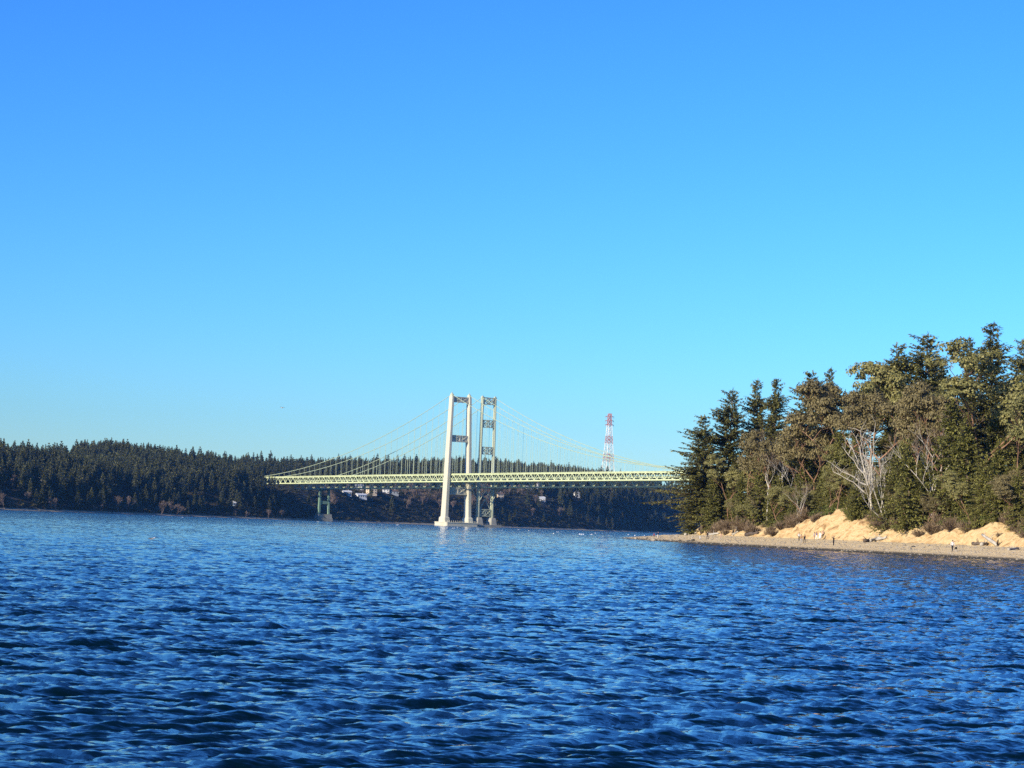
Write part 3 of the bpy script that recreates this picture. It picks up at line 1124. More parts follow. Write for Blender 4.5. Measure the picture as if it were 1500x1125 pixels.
# --- the wooded bluff on the right
FIR_TALL = [species(*fir(s, 30, r, c, step=0.32, per=8, leaf=0.66, spacing=0.23, asym=a, ragged=g, top=0.58), M_FIRD, M_BARK) for s, r, c, a, g in
            ((1, 6.4, 0.14, 0.35, 0.9), (2, 5.2, 0.16, 0.15, 1.0), (3, 6.8, 0.10, 0.25, 0.9))]
FIR_MID = [species(*fir(s, 20, r, c, step=0.30, per=8, spacing=0.23, leaf=0.62, asym=a, ragged=g, droop=0.32, top=0.75), M_FIR, M_BARK) for s, r, c, a, g in
           ((11, 5.4, 0.02, 0.3, 0.4), (12, 4.6, 0.05, 0.15, 0.5), (13, 5.8, 0.0, 0.35, 0.4))]
MAD = [species(*madrona(s, 18, sp, ln, 5, 0.24, st, n=120, clump=1.2, leaf=0.29), mt, M_MADBARK) for s, sp, ln, st, mt in
       ((21, 0.75, (-0.15, 0), 1, M_MAD), (22, 0.8, (-0.05, 0), 1, M_MAD), (23, 0.7, (-0.25, 0), 1, M_MADB), (24, 0.85, (0.0, 0), 1, M_MADB))]


def bare_tree(seed, H, lean, stems, m_leaf, bark, spread=0.5, leaf=1.1, n=5, levels=4, r0=0.22):
    w, tips = skeleton(seed, H, spread, levels, lean, r0, stems, 3, 0.6)
    cv, cf = bare_crown(tips, np.random.default_rng(seed), leaf, n)
    return species(cv, cf, w, m_leaf, bark)


BARE = [bare_tree(31, 15, (-0.65, -0.1), 3, M_GREYBARK, M_GREYBARK, 0.34, r0=0.17, n=2), bare_tree(32, 14, (-0.1, 0), 2, M_BRUSH, M_GREYBARK, 0.55, 1.2, 7, r0=0.13)]
def fan_tree(seed):
    """Short trunk, then a fan of long bent stems leaning to -X."""
    rr = random.Random(seed)
    w = MB()
    w.tube([(0.6, 0, -0.3), (0.3, 0, 2.5), (0, 0, 5.0)], [0.24, 0.22, 0.2], 7)
    tw = []
    for i in range(9):
        ex, ez = -7.5 + i * 1.05 + rr.uniform(-0.4, 0.4), 10.5 + i * 0.55 + rr.uniform(-1.2, 1.2)
        if i < 2:
            ez -= 2.2
        ey = rr.uniform(-2.5, 2.0)
        z0 = 4.0 + rr.uniform(-0.8, 1.5)
        pts = []
        for k in range(7):
            f = k / 6
            pts.append(Vector((ex * f ** 1.15 + rr.gauss(0, 0.13), ey * f + rr.gauss(0, 0.1), z0 + (ez - z0) * f ** 0.92 + rr.gauss(0, 0.1))))
        w.tube(pts, [0.17 * (1 - 0.78 * k / 6) for k in range(7)], 5)
        for k in (2, 3, 4, 5, 6):
            for q in range(2):
                d = Vector((rr.uniform(-1.2, 0.6), rr.uniform(-0.7, 0.7), rr.uniform(0.3, 1.2))).normalized() * rr.uniform(0.9, 2.4)
                mid = pts[k] + d * 0.5 + Vector((0, 0, 0.12))
                w.tube([pts[k], mid, pts[k] + d], [0.055, 0.04, 0.018], 3, cap=False)
                tw.append((np.array(pts[k] + d), np.array(d.normalized())))
    cv, cf = bare_crown(tw, np.random.default_rng(seed), 0.9, 2)
    return species(cv, cf, w, M_GREYBARK, M_GREYBARK)


WHITE_TREE = fan_tree(4)
SHRUB = [species(*bush(s, 2.2, 16, 0.26, 34), M_SHRUB, M_BARK) for s in (41, 42)]
BRUSH = [species(*bush(s, 2.2, 22, 0.42, 34, 1.0, True), M_BRUSH, M_BARK) for s in (43, 44)]
rnd = random.Random(5)
G_R = 'trees on the wooded bluff'


def put(kind, sp, px, Y, top_py, label, cat='tree', h0=None, wide=1.0, rot=None, name=None, sink=0.3, group=G_R):
    """Stand a tree on the slope at photograph column px, forward distance Y, as tall as its top shows."""
    x = at_x(px, Y, 790)
    z = gz(x, Y)
    ztop = at(px, top_py, Y).z
    h0 = max(v.co.z for v in sp[0].vertices) - 0.3
    s = max((ztop - z), 1.0) / h0
    return plant(name or kind, sp, (x, Y, z - sink), rnd.uniform(-0.5, 0.5) if rot is None else rot, (s * wide, s * wide, s), label, cat, group)


FH, MH, DH = 30.6, 20.6, 18.5
put('fir_tree', FIR_TALL[0], 1027, 588, 606, 'ragged dark fir at the tip of the point, boughs reaching out over the water', h0=FH, wide=1.35, rot=0.1)
put('fir_tree', FIR_TALL[2], 1060, 592, 566, 'tall dark fir behind the ragged fir at the tip of the point', h0=FH, wide=1.05, rot=0.5)
put('fir_tree', FIR_TALL[1], 1103, 596, 553, 'slim pointed fir of a close pair, the one toward the point', h0=FH, wide=0.95)
put('fir_tree', FIR_TALL[1], 1130, 590, 551, 'slim pointed fir of a close pair, the one farther from the point', h0=FH, wide=0.95, rot=2.0)
put('fir_tree', FIR_TALL[0], 1183, 560, 541, 'dark fir rising behind rusty-leaved madronas', h0=FH, wide=1.1, rot=-0.4)
put('fir_tree', FIR_TALL[1], 1210, 560, 536, 'slender dark fir beside the fir behind rusty-leaved madronas', h0=FH, wide=0.8, rot=1.0)
put('fir_tree', FIR_TALL[2], 1342, 505, 484, 'broad dark fir with bushy crown above the madronas', h0=FH, wide=1.35, rot=0.3)
put('fir_tree', FIR_TALL[0], 1308, 505, 500, 'fir half merged with the broad bushy dark fir', h0=FH, wide=1.1, rot=2.4)
put('fir_tree', FIR_TALL[2], 1374, 520, 515, 'lower fir shouldering the broad bushy dark fir', h0=FH, wide=1.0, rot=4.0)
put('fir_tree', FIR_TALL[1], 1446, 470, 469, 'tallest dark fir with pointed top behind the big olive madrona', h0=FH, wide=1.2, rot=1.4)
put('fir_tree', FIR_TALL[1], 1413, 488, 490, 'thin fir beside the tallest dark fir', h0=FH, wide=0.7, rot=3.0)
put('fir_tree', FIR_TALL[0], 1494, 452, 494, 'dark fir at the inland edge of the olive madronas', h0=FH, wide=1.0)
put('fir_tree', FIR_TALL[2], 1535, 440, 500, 'dark fir deepest in the wood beyond the olive madronas', h0=FH, wide=1.0)
MADS = [
    (0, 1262, 505, 530, 0.85, 'olive madrona reaching the skyline next to the broad bushy fir'),
    (3, 1222, 512, 556, 0.85, 'rusty-leaved madrona with wide crown above the white bare tree'),
    (2, 1195, 520, 606, 0.8, 'rusty-leaved madrona leaning toward the water below the slender firs'),
    (3, 1290, 480, 570, 0.8, 'rusty madrona with orange stems beside the grey twiggy tree'),
    (1, 1432, 432, 505, 1.0, 'big olive madrona with domed crown below the tallest fir'),
    (0, 1345, 462, 572, 0.8, 'pale olive madrona with orange stems in front of the broad fir'),
    (2, 1385, 455, 560, 0.8, 'rusty madrona between the pale olive madrona and the big domed one'),
    (1, 1478, 395, 585, 0.9, 'pale olive madrona low at the inland end of the bank'),
    (0, 1515, 400, 545, 1.0, 'olive madrona beside the low pale one at the end of the bank'),
    (2, 1135, 553, 630, 0.8, 'rusty madrona inland of the pair of slim firs'),
    (0, 1095, 572, 655, 0.75, 'olive madrona below the pair of slim firs'),
    (1, 1165, 533, 640, 0.8, 'olive madrona above the brown brush on the bank'),
    (0, 1215, 500, 650, 0.8, 'olive madrona in front of the fir behind rusty-leaved madronas'),
    (1, 1068, 580, 665, 0.75, 'small olive madrona tucked against the ragged fir of the point')]
for k, px, Y, top, wd, lab in MADS:
    put('madrona_tree', MAD[k], px, Y, top, lab, h0=DH, wide=wd)
MIDS = [
    (2, 1012, 596, 716, 'low bushy fir under the ragged fir of the point'),
    (0, 1043, 580, 690, 'green young fir under the ragged fir of the point'),
    (1, 1085, 565, 690, 'green young fir between the point and the brown brush'),
    (2, 1110, 553, 680, 'bushy green young fir above the low sandy bank'),
    (0, 1140, 540, 690, 'young fir rising straight from the brown brush'),
    (1, 1178, 520, 650, 'dark young fir with bare lower trunk above the brown brush'),
    (2, 1210, 507, 690, 'young fir behind the tall sandy scarp'),
    (0, 1256, 472, 668, 'bright green young fir leaning over the tall sandy scarp'),
    (1, 1232, 498, 610, 'dark narrow fir beside the white bare tree'),
    (2, 1290, 457, 690, 'drooping young fir between two sandy scarps'),
    (0, 1330, 438, 640, 'dark young fir with boughs hanging over the bank'),
    (1, 1352, 446, 660, 'slim young fir behind the one hanging over the bank'),
    (2, 1312, 452, 650, 'bushy young fir next to the drooping one between scarps'),
    (1, 1396, 433, 560, 'tall green fir in front of the big domed madrona'),
    (0, 1415, 425, 600, 'green fir beside the tall green one below the domed madrona'),
    (2, 1440, 404, 660, 'bushy green fir above the eastern sandy scarp'),
    (0, 1462, 398, 640, 'green fir beside the low pale madrona'),
    (1, 1490, 388, 680, 'young green fir at the end of the bank'),
    (2, 1515, 380, 690, 'bushy young fir past the end of the bank')]
for k, px, Y, top, lab in MIDS:
    put('fir_tree', FIR_MID[k], px, Y, top, lab, h0=MH)
put('bare_tree', WHITE_TREE, 1272, 470, 604, 'white leafless tree with many bent stems leaning to the water', h0=15.5, rot=0.0, wide=0.8)
put('bare_tree', BARE[1], 1362, 440, 592, 'grey twiggy leafless tree in front of the madronas', h0=15, rot=0.4)
put('bare_tree', BARE[1], 1128, 545, 625, 'pinkish grey leafless tree between the slim firs and the brown brush', h0=15, rot=2.0)
put('bare_tree', BARE[0], 1300, 455, 655, 'small white leafless tree beside the drooping young fir', h0=15.5, rot=0.3)
put('bare_tree', BARE[1], 1168, 508, 700, 'leafless grey sapling rising from brown brush', h0=15, rot=1.0)
# filler trees deeper in the wood, all alike from the water
for i in range(46):
    Y = rnd.uniform(395, 640)
    inl = rnd.uniform(14, 60)
    x = float(np.interp(Y, NT_Y, NT_X)) + inl
    k = i % 3
    o = plant('fir_tree', (FIR_TALL if i % 2 else FIR_MID)[k], (x, Y, gz(x, Y) - 0.3), rnd.uniform(0, 6.28), rnd.uniform(0.62, 0.8) if i % 2 else rnd.uniform(0.9, 1.15),
              'green fir filling the wood behind the front row of the bluff', 'tree', 'filler firs deep in the bluff wood')
# understory saplings between the trunks
for i in range(150):
    Y = rnd.uniform(375, 640)
    x = float(np.interp(Y, NT_Y, NT_X)) + (rnd.uniform(4.5, 11) if i < 95 else rnd.uniform(12, 34))
    k = rnd.randrange(4)
    sp = (MAD[k], FIR_MID[k % 3])[i % 2]
    front = i < 95
    lab = (('small olive madrona ' if k < 2 else 'small rusty madrona ') if i % 2 == 0 else 'small green fir ') + ('at the top edge of the sandy bank' if front else 'between the trunks deep in the bluff wood')
    plant('sapling_tree', sp, (x, Y, gz(x, Y) - 0.3), rnd.uniform(0, 6.28), rnd.uniform(0.35, 0.62), lab, 'tree', lab.replace('small', 'young') + ' (understory)')
# shrubs and dry brush along the top of the bank
for i in range(34):
    Y = 372 + i * 6.6 + rnd.uniform(-2, 2)
    x = float(np.interp(Y, NT_Y, NT_X)) + rnd.uniform(4.2, 7.0)
    plant('shrub', SHRUB[i % 2], (x, Y, gz(x, Y) - 0.2), rnd.uniform(0, 6.28), rnd.uniform(0.6, 1.2),
          'low leafy green shrub at the top of the sandy bank', 'shrub', 'green shrubs along the top of the bank')
for i in range(80):
    Y = 497 + rnd.random() * 108 if i < 56 else rnd.uniform(378, 465)
    x = float(np.interp(Y, NT_Y, NT_X)) + (rnd.uniform(0.8, 7) if i < 56 else rnd.uniform(2.5, 7))
    plant('dry_bush', BRUSH[i % 2], (x, Y, gz(x, Y) - 0.25), rnd.uniform(0, 6.28), rnd.uniform(0.45, 1.05),
          'brown leafless brush growing on the sandy bank', 'bush', 'dry brush on the bank')

# --- the far shore's forest
HOUSES = [  # name, column, inland, width, depth, height, roof rise, wall, roof, label
    ('apartment_house', 542, 62, 13, 10, 10, 2.0, 'cream', 'brown', 'tall cream house on the bank under the bridge', 3, 0.5),
    ('house', 524, 88, 11, 9, 5.5, 3.0, 'white', 'grey', 'white gabled house uphill of the tall cream one', 2, 0.3),
    ('house', 527, 56, 15, 8, 4.0, 2.2, 'white', 'pale', 'low white house with pale roof below the tall cream one', 1, 0.6),
    ('house', 506, 58, 12, 8, 4.0, 2.0, 'grey', 'pale', 'grey house with pale roof nearest the green approach bent', 1, 0.4),
    ('house', 563, 70, 9, 8, 5.0, 2.4, 'white', 'grey', 'small white house beyond the tall cream one', 2, 0.2),
    ('house', 574, 64, 14, 8, 4.0, 2.0, 'grey', 'brown', 'long grey house with brown roof beside the small white one', 1, 0.5),
    ('house', 730, 70, 10, 9, 7.0, 3.2, 'cream', 'brown', 'cream house with brown roof on the slope behind the steel tower', 2, 0.5),
    ('house', 773, 118, 9, 8, 6.0, 2.6, 'white', 'grey', 'white house directly under the deck uphill of the cream one', 2, 0.4),
    ('house', 788, 116, 14, 10, 8.0, 2.6, 'white', 'brown', 'large white house with balconies row under the deck', 2, 0.5),
    ('house', 792, 62, 10, 8, 5.0, 2.4, 'white', 'pale', 'small white house below the large white one', 1, 0.3),
    ('house', 844, 66, 9, 8, 5.5, 2.8, 'white', 'grey', 'lone white house among the trees apart from the other houses', 2, 0.5),
    ('house', 48, 92, 16, 8, 4.5, 1.8, 'white', 'pale', 'long low white house in a clearing of the forested hill', 1, 0.5),
    ('shed', 338, 40, 9, 6, 3.5, 1.6, 'blue', 'pale', 'pale blue shed low in the dark forest', 1, 0.5)]
FAR_FIR = []
for s, R, c in ((101, 6.0, 0.08), (102, 4.8, 0.15), (103, 6.8, 0.06), (104, 5.2, 0.28)):
    cv, cf, w = fir(s, 26, R, c, step=1.1, per=7, leaf=2.2, spacing=1.3, droop=0.3, ragged=0.6, trunk_r=0.34, top=0.75)
    tw = MB()
    tw.tube([(0, 0, -1), (0, 0, 13), (0, 0, 25)], [0.42, 0.3, 0.05], 5)
    FAR_FIR.append(species(cv, cf, tw, M_FARFIR, M_BARK))
FAR_BARE = []
for s in (111, 112, 113):
    w, tips = skeleton(s, 13, 0.6, 3, (0, 0), 0.25, 2, 3)
    cv, cf = bare_crown(tips, np.random.default_rng(s), 3.0, 9)
    FAR_BARE.append(species(cv, cf, w, M_FARBARE, M_FARBARE))
FAR_BUSH = []
for s in (121, 122):
    cv, cf, w = bush(s, 4.0, 9, 1.5, 9)
    FAR_BUSH.append(new_mesh('bush_form', cv, cf, [M_FARBUSH]))
FAR_FORM = []
for sp in FAR_FIR:                                         # crown and trunk in one mesh for the uncounted mass of the wood
    c, t_ = sp
    n0 = len(c.vertices)
    va = np.empty(n0 * 3, np.float32)
    c.vertices.foreach_get('co', va)
    V = va.reshape(-1, 3)
    F = np.arange(n0).reshape(-1, 4)
    FAR_FORM.append(new_mesh('tree_form', V, F, [M_FARFIR]))


def scatter(name, forms, P, rot, scl, label, cat):
    """One uncountable mass: forms instanced on points by geometry nodes."""
    src = bpy.data.collections.new(name + '_forms')
    for i, me in enumerate(forms):
        src.objects.link(bpy.data.objects.new('form_%02d' % i, me))
    me = bpy.data.meshes.new(name)
    me.vertices.add(len(P))
    me.vertices.foreach_set('co', np.asarray(P, np.float32).ravel())
    a = me.attributes.new('rot', 'FLOAT_VECTOR', 'POINT')
    a.data.foreach_set('vector', np.stack([np.zeros(len(P)), np.zeros(len(P)), rot], -1).astype(np.float32).ravel())
    a = me.attributes.new('scl', 'FLOAT_VECTOR', 'POINT')
    a.data.foreach_set('vector', np.asarray(scl, np.float32).ravel())
    me.update()
    o = link(name, me)
    tag(o, label, cat, kind='stuff')
    ng = bpy.data.node_groups.new(name, 'GeometryNodeTree')
    ng.interface.new_socket('Geometry', in_out='INPUT', socket_type='NodeSocketGeometry')
    ng.interface.new_socket('Geometry', in_out='OUTPUT', socket_type='NodeSocketGeometry')
    gi, go = ng.nodes.new('NodeGroupInput'), ng.nodes.new('NodeGroupOutput')
    ci = ng.nodes.new('GeometryNodeCollectionInfo')
    ci.inputs['Collection'].default_value = src
    ci.inputs['Separate Children'].default_value = True
    ci.inputs['Reset Children'].default_value = True
    ip = ng.nodes.new('GeometryNodeInstanceOnPoints')
    ip.inputs['Pick Instance'].default_value = True
    for nm, sock in (('rot', 'Rotation'), ('scl', 'Scale')):
        na = ng.nodes.new('GeometryNodeInputNamedAttribute')
        na.data_type = 'FLOAT_VECTOR'
        na.inputs['Name'].default_value = nm
        ng.links.new(na.outputs['Attribute'], ip.inputs[sock])
    ng.links.new(gi.outputs[0], ip.inputs['Points'])
    ng.links.new(ci.outputs[0], ip.inputs['Instance'])
    ng.links.new(ip.outputs[0], go.inputs[0])
    md = o.modifiers.new('scatter', 'NODES')
    md.node_group = ng
    return o


rs = np.random.default_rng(77)
N = 9000
s = rs.uniform(s_at_px(-60), s_at_px(1060), N)
t_ = rs.uniform(0, 1, N) ** 0.8 * 330 + 11
x, y, z = far_point(s, t_)
px_s = np.interp(s, [s_at_px(p) for p in range(-80, 1100, 20)], list(range(-80, 1100, 20)))
# how densely conifers stand: thick on the left and on the ridge, thin on the open brown slope under the bridge
open_slope = (px_s > 455) & (px_s < 850) & (t_ < 150)
houses_gap = (px_s > 490) & (px_s < 580) & (t_ < 165)
prob = np.where(open_slope, 0.10, 0.85) * np.where(houses_gap, 0.15, 1.0)
prob = prob * np.where((px_s > 850) & (t_ < 150), 0.9, 1.0)
prob = prob * np.where((px_s < 455) & (t_ < 22), 0.35, 1.0)
prob = prob * np.where((vnoise(x / 30, y / 30, 21) < 0.28) & (px_s < 455) & (t_ < 130), 0.25, 1.0)
keep = rs.random(N) < prob
# clear the bridges' right of way
bx = (x - B0.x) * BA.x + (y - B0.y) * BA.y
bn = (x - B0.x) * BN.x + (y - B0.y) * BN.y
keep &= ~((bn > -22) & (bn < 60) & (bx > -440))
keep &= ~((bn > -16) & (bn < 56) & (z > 14))
for h_ in HOUSES:                      # each house's clearing towards the water, and a lane opened for sunlight
    keep &= ~((np.abs(px_s - h_[1] - 2) < 9) & (t_ > h_[2] - 60) & (t_ < h_[2] + 10))
    hx, hy, _hz = far_point(s_at_px(h_[1], h_[2]), h_[2])
    al = (x - hx) * -0.68 + (y - hy) * -0.73
    la = (x - hx) * -0.73 - (y - hy) * -0.68
    keep &= ~((al > 0) & (al < 85) & (np.abs(la) < 13))
s, t_, x, y, z, px_s = (v[keep] for v in (s, t_, x, y, z, px_s))
hgt = rs.uniform(0.72, 1.12, len(s)) * np.where(t_ < 40, 0.72, 1.0) * np.where((px_s > 455), 0.95, 1.0)
hgt *= np.where(rs.random(len(s)) < 0.06, 1.22, 1.0)
wid = hgt * rs.uniform(0.85, 1.2, len(s))
rot = rs.uniform(0, 6.28, len(s))
# the 290 that show largest stand as trees of their own
vis = hgt / y
inframe = (px_s > -5) & (px_s < 985)
cand = np.where(inframe & ((t_ < 120) | (t_ > 150)), vis, 0)
order = np.argsort(-cand)
own = order[:290]
rest = order[290:]
for i in own:
    sp = FAR_FIR[int(rs.integers(0, 4))]
    left = px_s[i] < 430
    zone = 'low by the far waterline' if t_[i] < 45 else ('halfway up the forested hill' if t_[i] < 150 else 'on the ridge of the forested hill')
    size = 'tall' if hgt[i] > 1.15 else 'dark green'
    lab = '%s conifer %s %s' % (size, zone, 'beside the bridge landing' if left else 'behind the bridge')
    o = plant('conifer_tree', sp, (x[i], y[i], z[i] - 0.5), rot[i], (wid[i], wid[i], hgt[i]),
              lab, 'tree', lab.replace('conifer', 'conifers'))
scatter('conifer_forest', FAR_FORM, np.stack([x, y, z - 0.5], -1)[rest], rot[rest], np.stack([wid, wid, hgt], -1)[rest],
        'mass of dark conifers covering the hills across the water', 'forest')
# undergrowth
N = 7000
s2 = rs.uniform(s_at_px(-60), s_at_px(1060), N)
t2 = rs.uniform(10, 190, N)
x2, y2, z2 = far_point(s2, t2)
sc2 = rs.uniform(0.4, 1.1, N)
scatter('undergrowth', FAR_BUSH, np.stack([x2, y2, z2 - 0.4], -1), rs.uniform(0, 6.28, N), np.stack([sc2, sc2, sc2 * 0.9], -1),
        'dense undergrowth covering the steep banks across the water', 'undergrowth')
# bare deciduous trees: brown clumps low on the far shore
spots = [(6, 8, 1.0), (38, 20, 0.8), (80, 6, 0.85), (75, 10, 0.6), (135, 8, 0.5), (148, 9, 0.55), (172, 12, 1.1), (182, 14, 1.0), (236, 7, 1.0), (245, 10, 0.9),
         (257, 8, 0.8), (262, 12, 0.6), (345, 8, 0.5), (358, 9, 0.5), (393, 6, 0.75), (413, 6, 0.7), (20, 60, 0.8), (28, 55, 0.8), (70, 18, 0.6)]
for px, t0, sc in spots:
    X, Yy, Z = (float(v) for v in far_point(s_at_px(px, t0), t0))
    plant('bare_tree', FAR_BARE[rnd.randrange(3)], (X, Yy, Z - 0.3), rnd.uniform(0, 6.28), sc * 1.05,
          'leafless brown tree at the foot of the forested hill by the far waterline', 'tree', 'bare trees at the foot of the forested hill')
i = 0
while i < 95:
    px = rnd.uniform(470, 960)
    t0 = rnd.uniform(25, 118) if px < 850 else rnd.uniform(30, 120)
    if px > 850 and rnd.random() < 0.55:
        continue
    if any(abs(px - h_[1] - 2) < 9 and h_[2] - 45 < t0 < h_[2] + 8 for h_ in HOUSES):
        continue
    if vnoise(np.array(px / 22.0), np.array(t0 / 25.0), 31) < 0.55:
        continue
    X, Yy, Z = (float(v) for v in far_point(s_at_px(px, t0), t0))
    plant('bare_tree', FAR_BARE[i % 3], (X, Yy, Z - 0.3), rnd.uniform(0, 6.28), rnd.uniform(0.6, 1.15),
          'leafless brown tree on the steep bank under the bridge', 'tree', 'bare trees on the bank under the bridge')
    i += 1

# ------------------------------------------------------------------ houses across the water
M_GLASS = plain('house_window_glass', (0.03, 0.04, 0.05), 0.15, 0.5)
M_DOOR = plain('house_door_paint', (0.16, 0.09, 0.06))
WALLS = {'cream': weathered('cream_siding', (0.62, 0.50, 0.36), (0.70, 0.58, 0.42), 0.3),
         'white': weathered('white_siding', (0.70, 0.69, 0.66), (0.80, 0.79, 0.76), 0.3),
         'grey': weathered('grey_siding', (0.40, 0.40, 0.39), (0.50, 0.50, 0.48), 0.3),
         'blue': weathered('pale_blue_siding', (0.35, 0.45, 0.55), (0.42, 0.52, 0.62), 0.3)}
ROOFS = {'brown': weathered('brown_shingles', (0.14, 0.09, 0.065), (0.21, 0.14, 0.10), 0.5),
         'grey': weathered('grey_shingles', (0.22, 0.22, 0.23), (0.32, 0.32, 0.33), 0.5),
         'pale': weathered('pale_metal_roof', (0.55, 0.56, 0.57), (0.68, 0.69, 0.70), 0.5)}


def house(name, px, t0, w, d, h, rise, wall, roof, label, storeys=2, rot=0.0):
    X, Y, Z = (float(v) for v in far_point(s_at_px(px, t0), t0))
    r = link(name, None, None, (X, Y, Z - 0.4), rot)
    tag(r, label, 'house', 'houses on the far bank')
    b = MB()
    b.box((-w / 2, -d / 2, -3), (w / 2, d / 2, h))
    wl = b.build('wall', WALLS[wall], r)
    b = MB()
    o = 0.6
    b._add([(-w / 2 - o, -d / 2 - o, h - 0.1), (w / 2 + o, -d / 2 - o, h - 0.1), (w / 2 + o, d / 2 + o, h - 0.1), (-w / 2 - o, d / 2 + o, h - 0.1),
            (-w / 2 - o, 0, h + rise), (w / 2 + o, 0, h + rise)],
           [(0, 1, 5, 4), (2, 3, 4, 5), (0, 4, 3), (1, 2, 5), (3, 2, 1, 0)])
    rf = b.build('roof', ROOFS[roof], r)
    b = MB()
    b.box((w * 0.2, 0.4, h + rise * 0.3), (w * 0.2 + 0.9, 1.4, h + rise + 1.1))
    b.build('chimney', WALLS['grey'], rf)
    n = max(2, int(w / 3.6))
    for s in range(storeys):
        z0 = h * (s + 0.28) / storeys
        z1 = z0 + min(1.7, h / storeys * 0.5)
        for i in range(n):
            c = -w / 2 + w * (i + 0.5) / n
            b = MB()
            b.box((c - 0.85, -d / 2 - 0.06, z0), (c + 0.85, -d / 2 + 0.05, z1))
            b.build('window', M_GLASS, r)
        b = MB()
        b.box((-w / 2 - 0.06, -1.0, z0), (-w / 2 + 0.05, 1.0, z1))
        b.build('window', M_GLASS, r)
    b = MB()
    b.box((w / 2 - 1.6, -d / 2 - 0.1, 0), (w / 2 - 0.6, -d / 2 - 0.07, 2.1))
    b.build('door', M_DOOR, r)


for args in HOUSES:
    house(*args)

# ------------------------------------------------------------------ red and white power-line tower
M_RED = plain('faded_red_tower_paint', (0.50, 0.16, 0.12), 0.5)
M_WHITE = plain('white_tower_paint', (0.76, 0.74, 0.72), 0.5)
PYD = 4300.0
pyl_base = at(890.5, 690, PYD)
g_z = 80.0
top_z = at(895, 606, PYD).z
pyl = link('power_line_tower', None, None, (pyl_base.x, PYD, g_z), 0.5)
tag(pyl, 'tall red and white lattice power-line tower rising behind the bridge deck', 'tower')
PH = top_z - g_z
half_w = lambda z: 9.0 * (1 - z / PH) ** 1.25 + 2.5
bands = [(0.0, 'w'), (0.36, 'r'), (0.46, 'w'), (0.60, 'r'), (0.70, 'w'), (0.84, 'r'), (1.0, None)]
lev = [0, 0.10, 0.19, 0.28, 0.36, 0.41, 0.46, 0.53, 0.60, 0.65, 0.70, 0.77, 0.84, 0.89, 0.945, 1.0]


def band(f):
    return [c for p, c in bands if p <= f + 1e-6][-1] or 'r'


for sx, sy in ((-1, -1), (1, -1), (1, 1), (-1, 1)):
    b = MB()
    for f0, f1 in zip(lev[:-1], lev[1:]):
        z0, z1 = f0 * PH, f1 * PH
        b.bar((sx * half_w(z0), sy * half_w(z0), z0), (sx * half_w(z1), sy * half_w(z1), z1), 0.75, 0.75, mi=1 if band(f0) == 'r' else 0)
    b.build('leg', [M_WHITE, M_RED], pyl)
for f0, f1 in zip(lev[:-1], lev[1:]):
    z0, z1 = f0 * PH, f1 * PH
    a, c = half_w(z0), half_w(z1)
    b = MB()
    for k in range(4):
        (x0, y0), (x1, y1) = [((-1, -1), (1, -1)), ((1, -1), (1, 1)), ((1, 1), (-1, 1)), ((-1, 1), (-1, -1))][k]
        b.bar((x0 * a, y0 * a, z0), (x1 * c, y1 * c, z1), 0.4, 0.4)
        b.bar((x1 * a, y1 * a, z0), (x0 * c, y0 * c, z1), 0.4, 0.4)
        b.bar((x0 * c, y0 * c, z1), (x1 * c, y1 * c, z1), 0.4, 0.4)
    b.build('bracing', M_RED if band(f0) == 'r' else M_WHITE, pyl)
for f in (0.845, 0.90, 0.955):
    z = f * PH
    b = MB()
    for s in (-1, 1):
        b.bar((s * 1.5, 1.2, z), (s * 9.5, 0, z + 0.4), 0.6, 0.6)
        b.bar((s * 1.5, -1.2, z), (s * 9.5, 0, z + 0.4), 0.6, 0.6)
        b.bar((s * 1.5, 0, z + 3.0), (s * 9.5, 0, z + 0.5), 0.5, 0.5)
        b.tube([(s * 9.2, 0, z + 0.3), (s * 9.2, 0, z - 2.8)], 0.22, 5)
    b.build('crossarm', M_RED, pyl)

# ------------------------------------------------------------------ boulders, driftwood, beach stones
def rock_mesh(seed, mat, rough=0.28, sub=2):
    import bmesh
    bm = bmesh.new()
    bmesh.ops.create_icosphere(bm, subdivisions=sub, radius=1.0)
    rr = np.random.default_rng(seed)
    dirs = norm(rr.normal(0, 1, (9, 3)))
    cut = rr.uniform(0.62, 0.95, 9)
    for v in bm.verts:
        p = np.array(v.co)
        for d, c in zip(dirs, cut):                   # broken facets
            e = p @ d
            if e > c:
                p = p - d * (e - c)
        p = p * (1 + rr.normal(0, rough * 0.12))
        v.co = p * np.array([1, 0.8, 0.62])
    me = bpy.data.meshes.new('boulder')
    bm.to_mesh(me)
    bm.free()
    me.materials.append(mat)
    return me


M_ROCK = weathered('tan_boulder_stone', (0.20, 0.17, 0.13), (0.42, 0.36, 0.28), 0.9, 0.9)
M_ROCKD = weathered('wet_dark_stone', (0.05, 0.045, 0.04), (0.13, 0.115, 0.09), 0.9, 0.6)
ROCKS = [rock_mesh(s, M_ROCK) for s in (1, 2, 3, 4)]
ROCKD = rock_mesh(9, M_ROCKD)


def spot(px, py, lift=0.0):
    p = beach_hit(px, py)
    if p is None:
        d = ray(px, py)
        k = -CAM_H / d.z if d.z < 0 else 600 / d.y
        p = Vector((d.x * k, d.y * k, 0))
    return p + Vector((0, 0, lift))


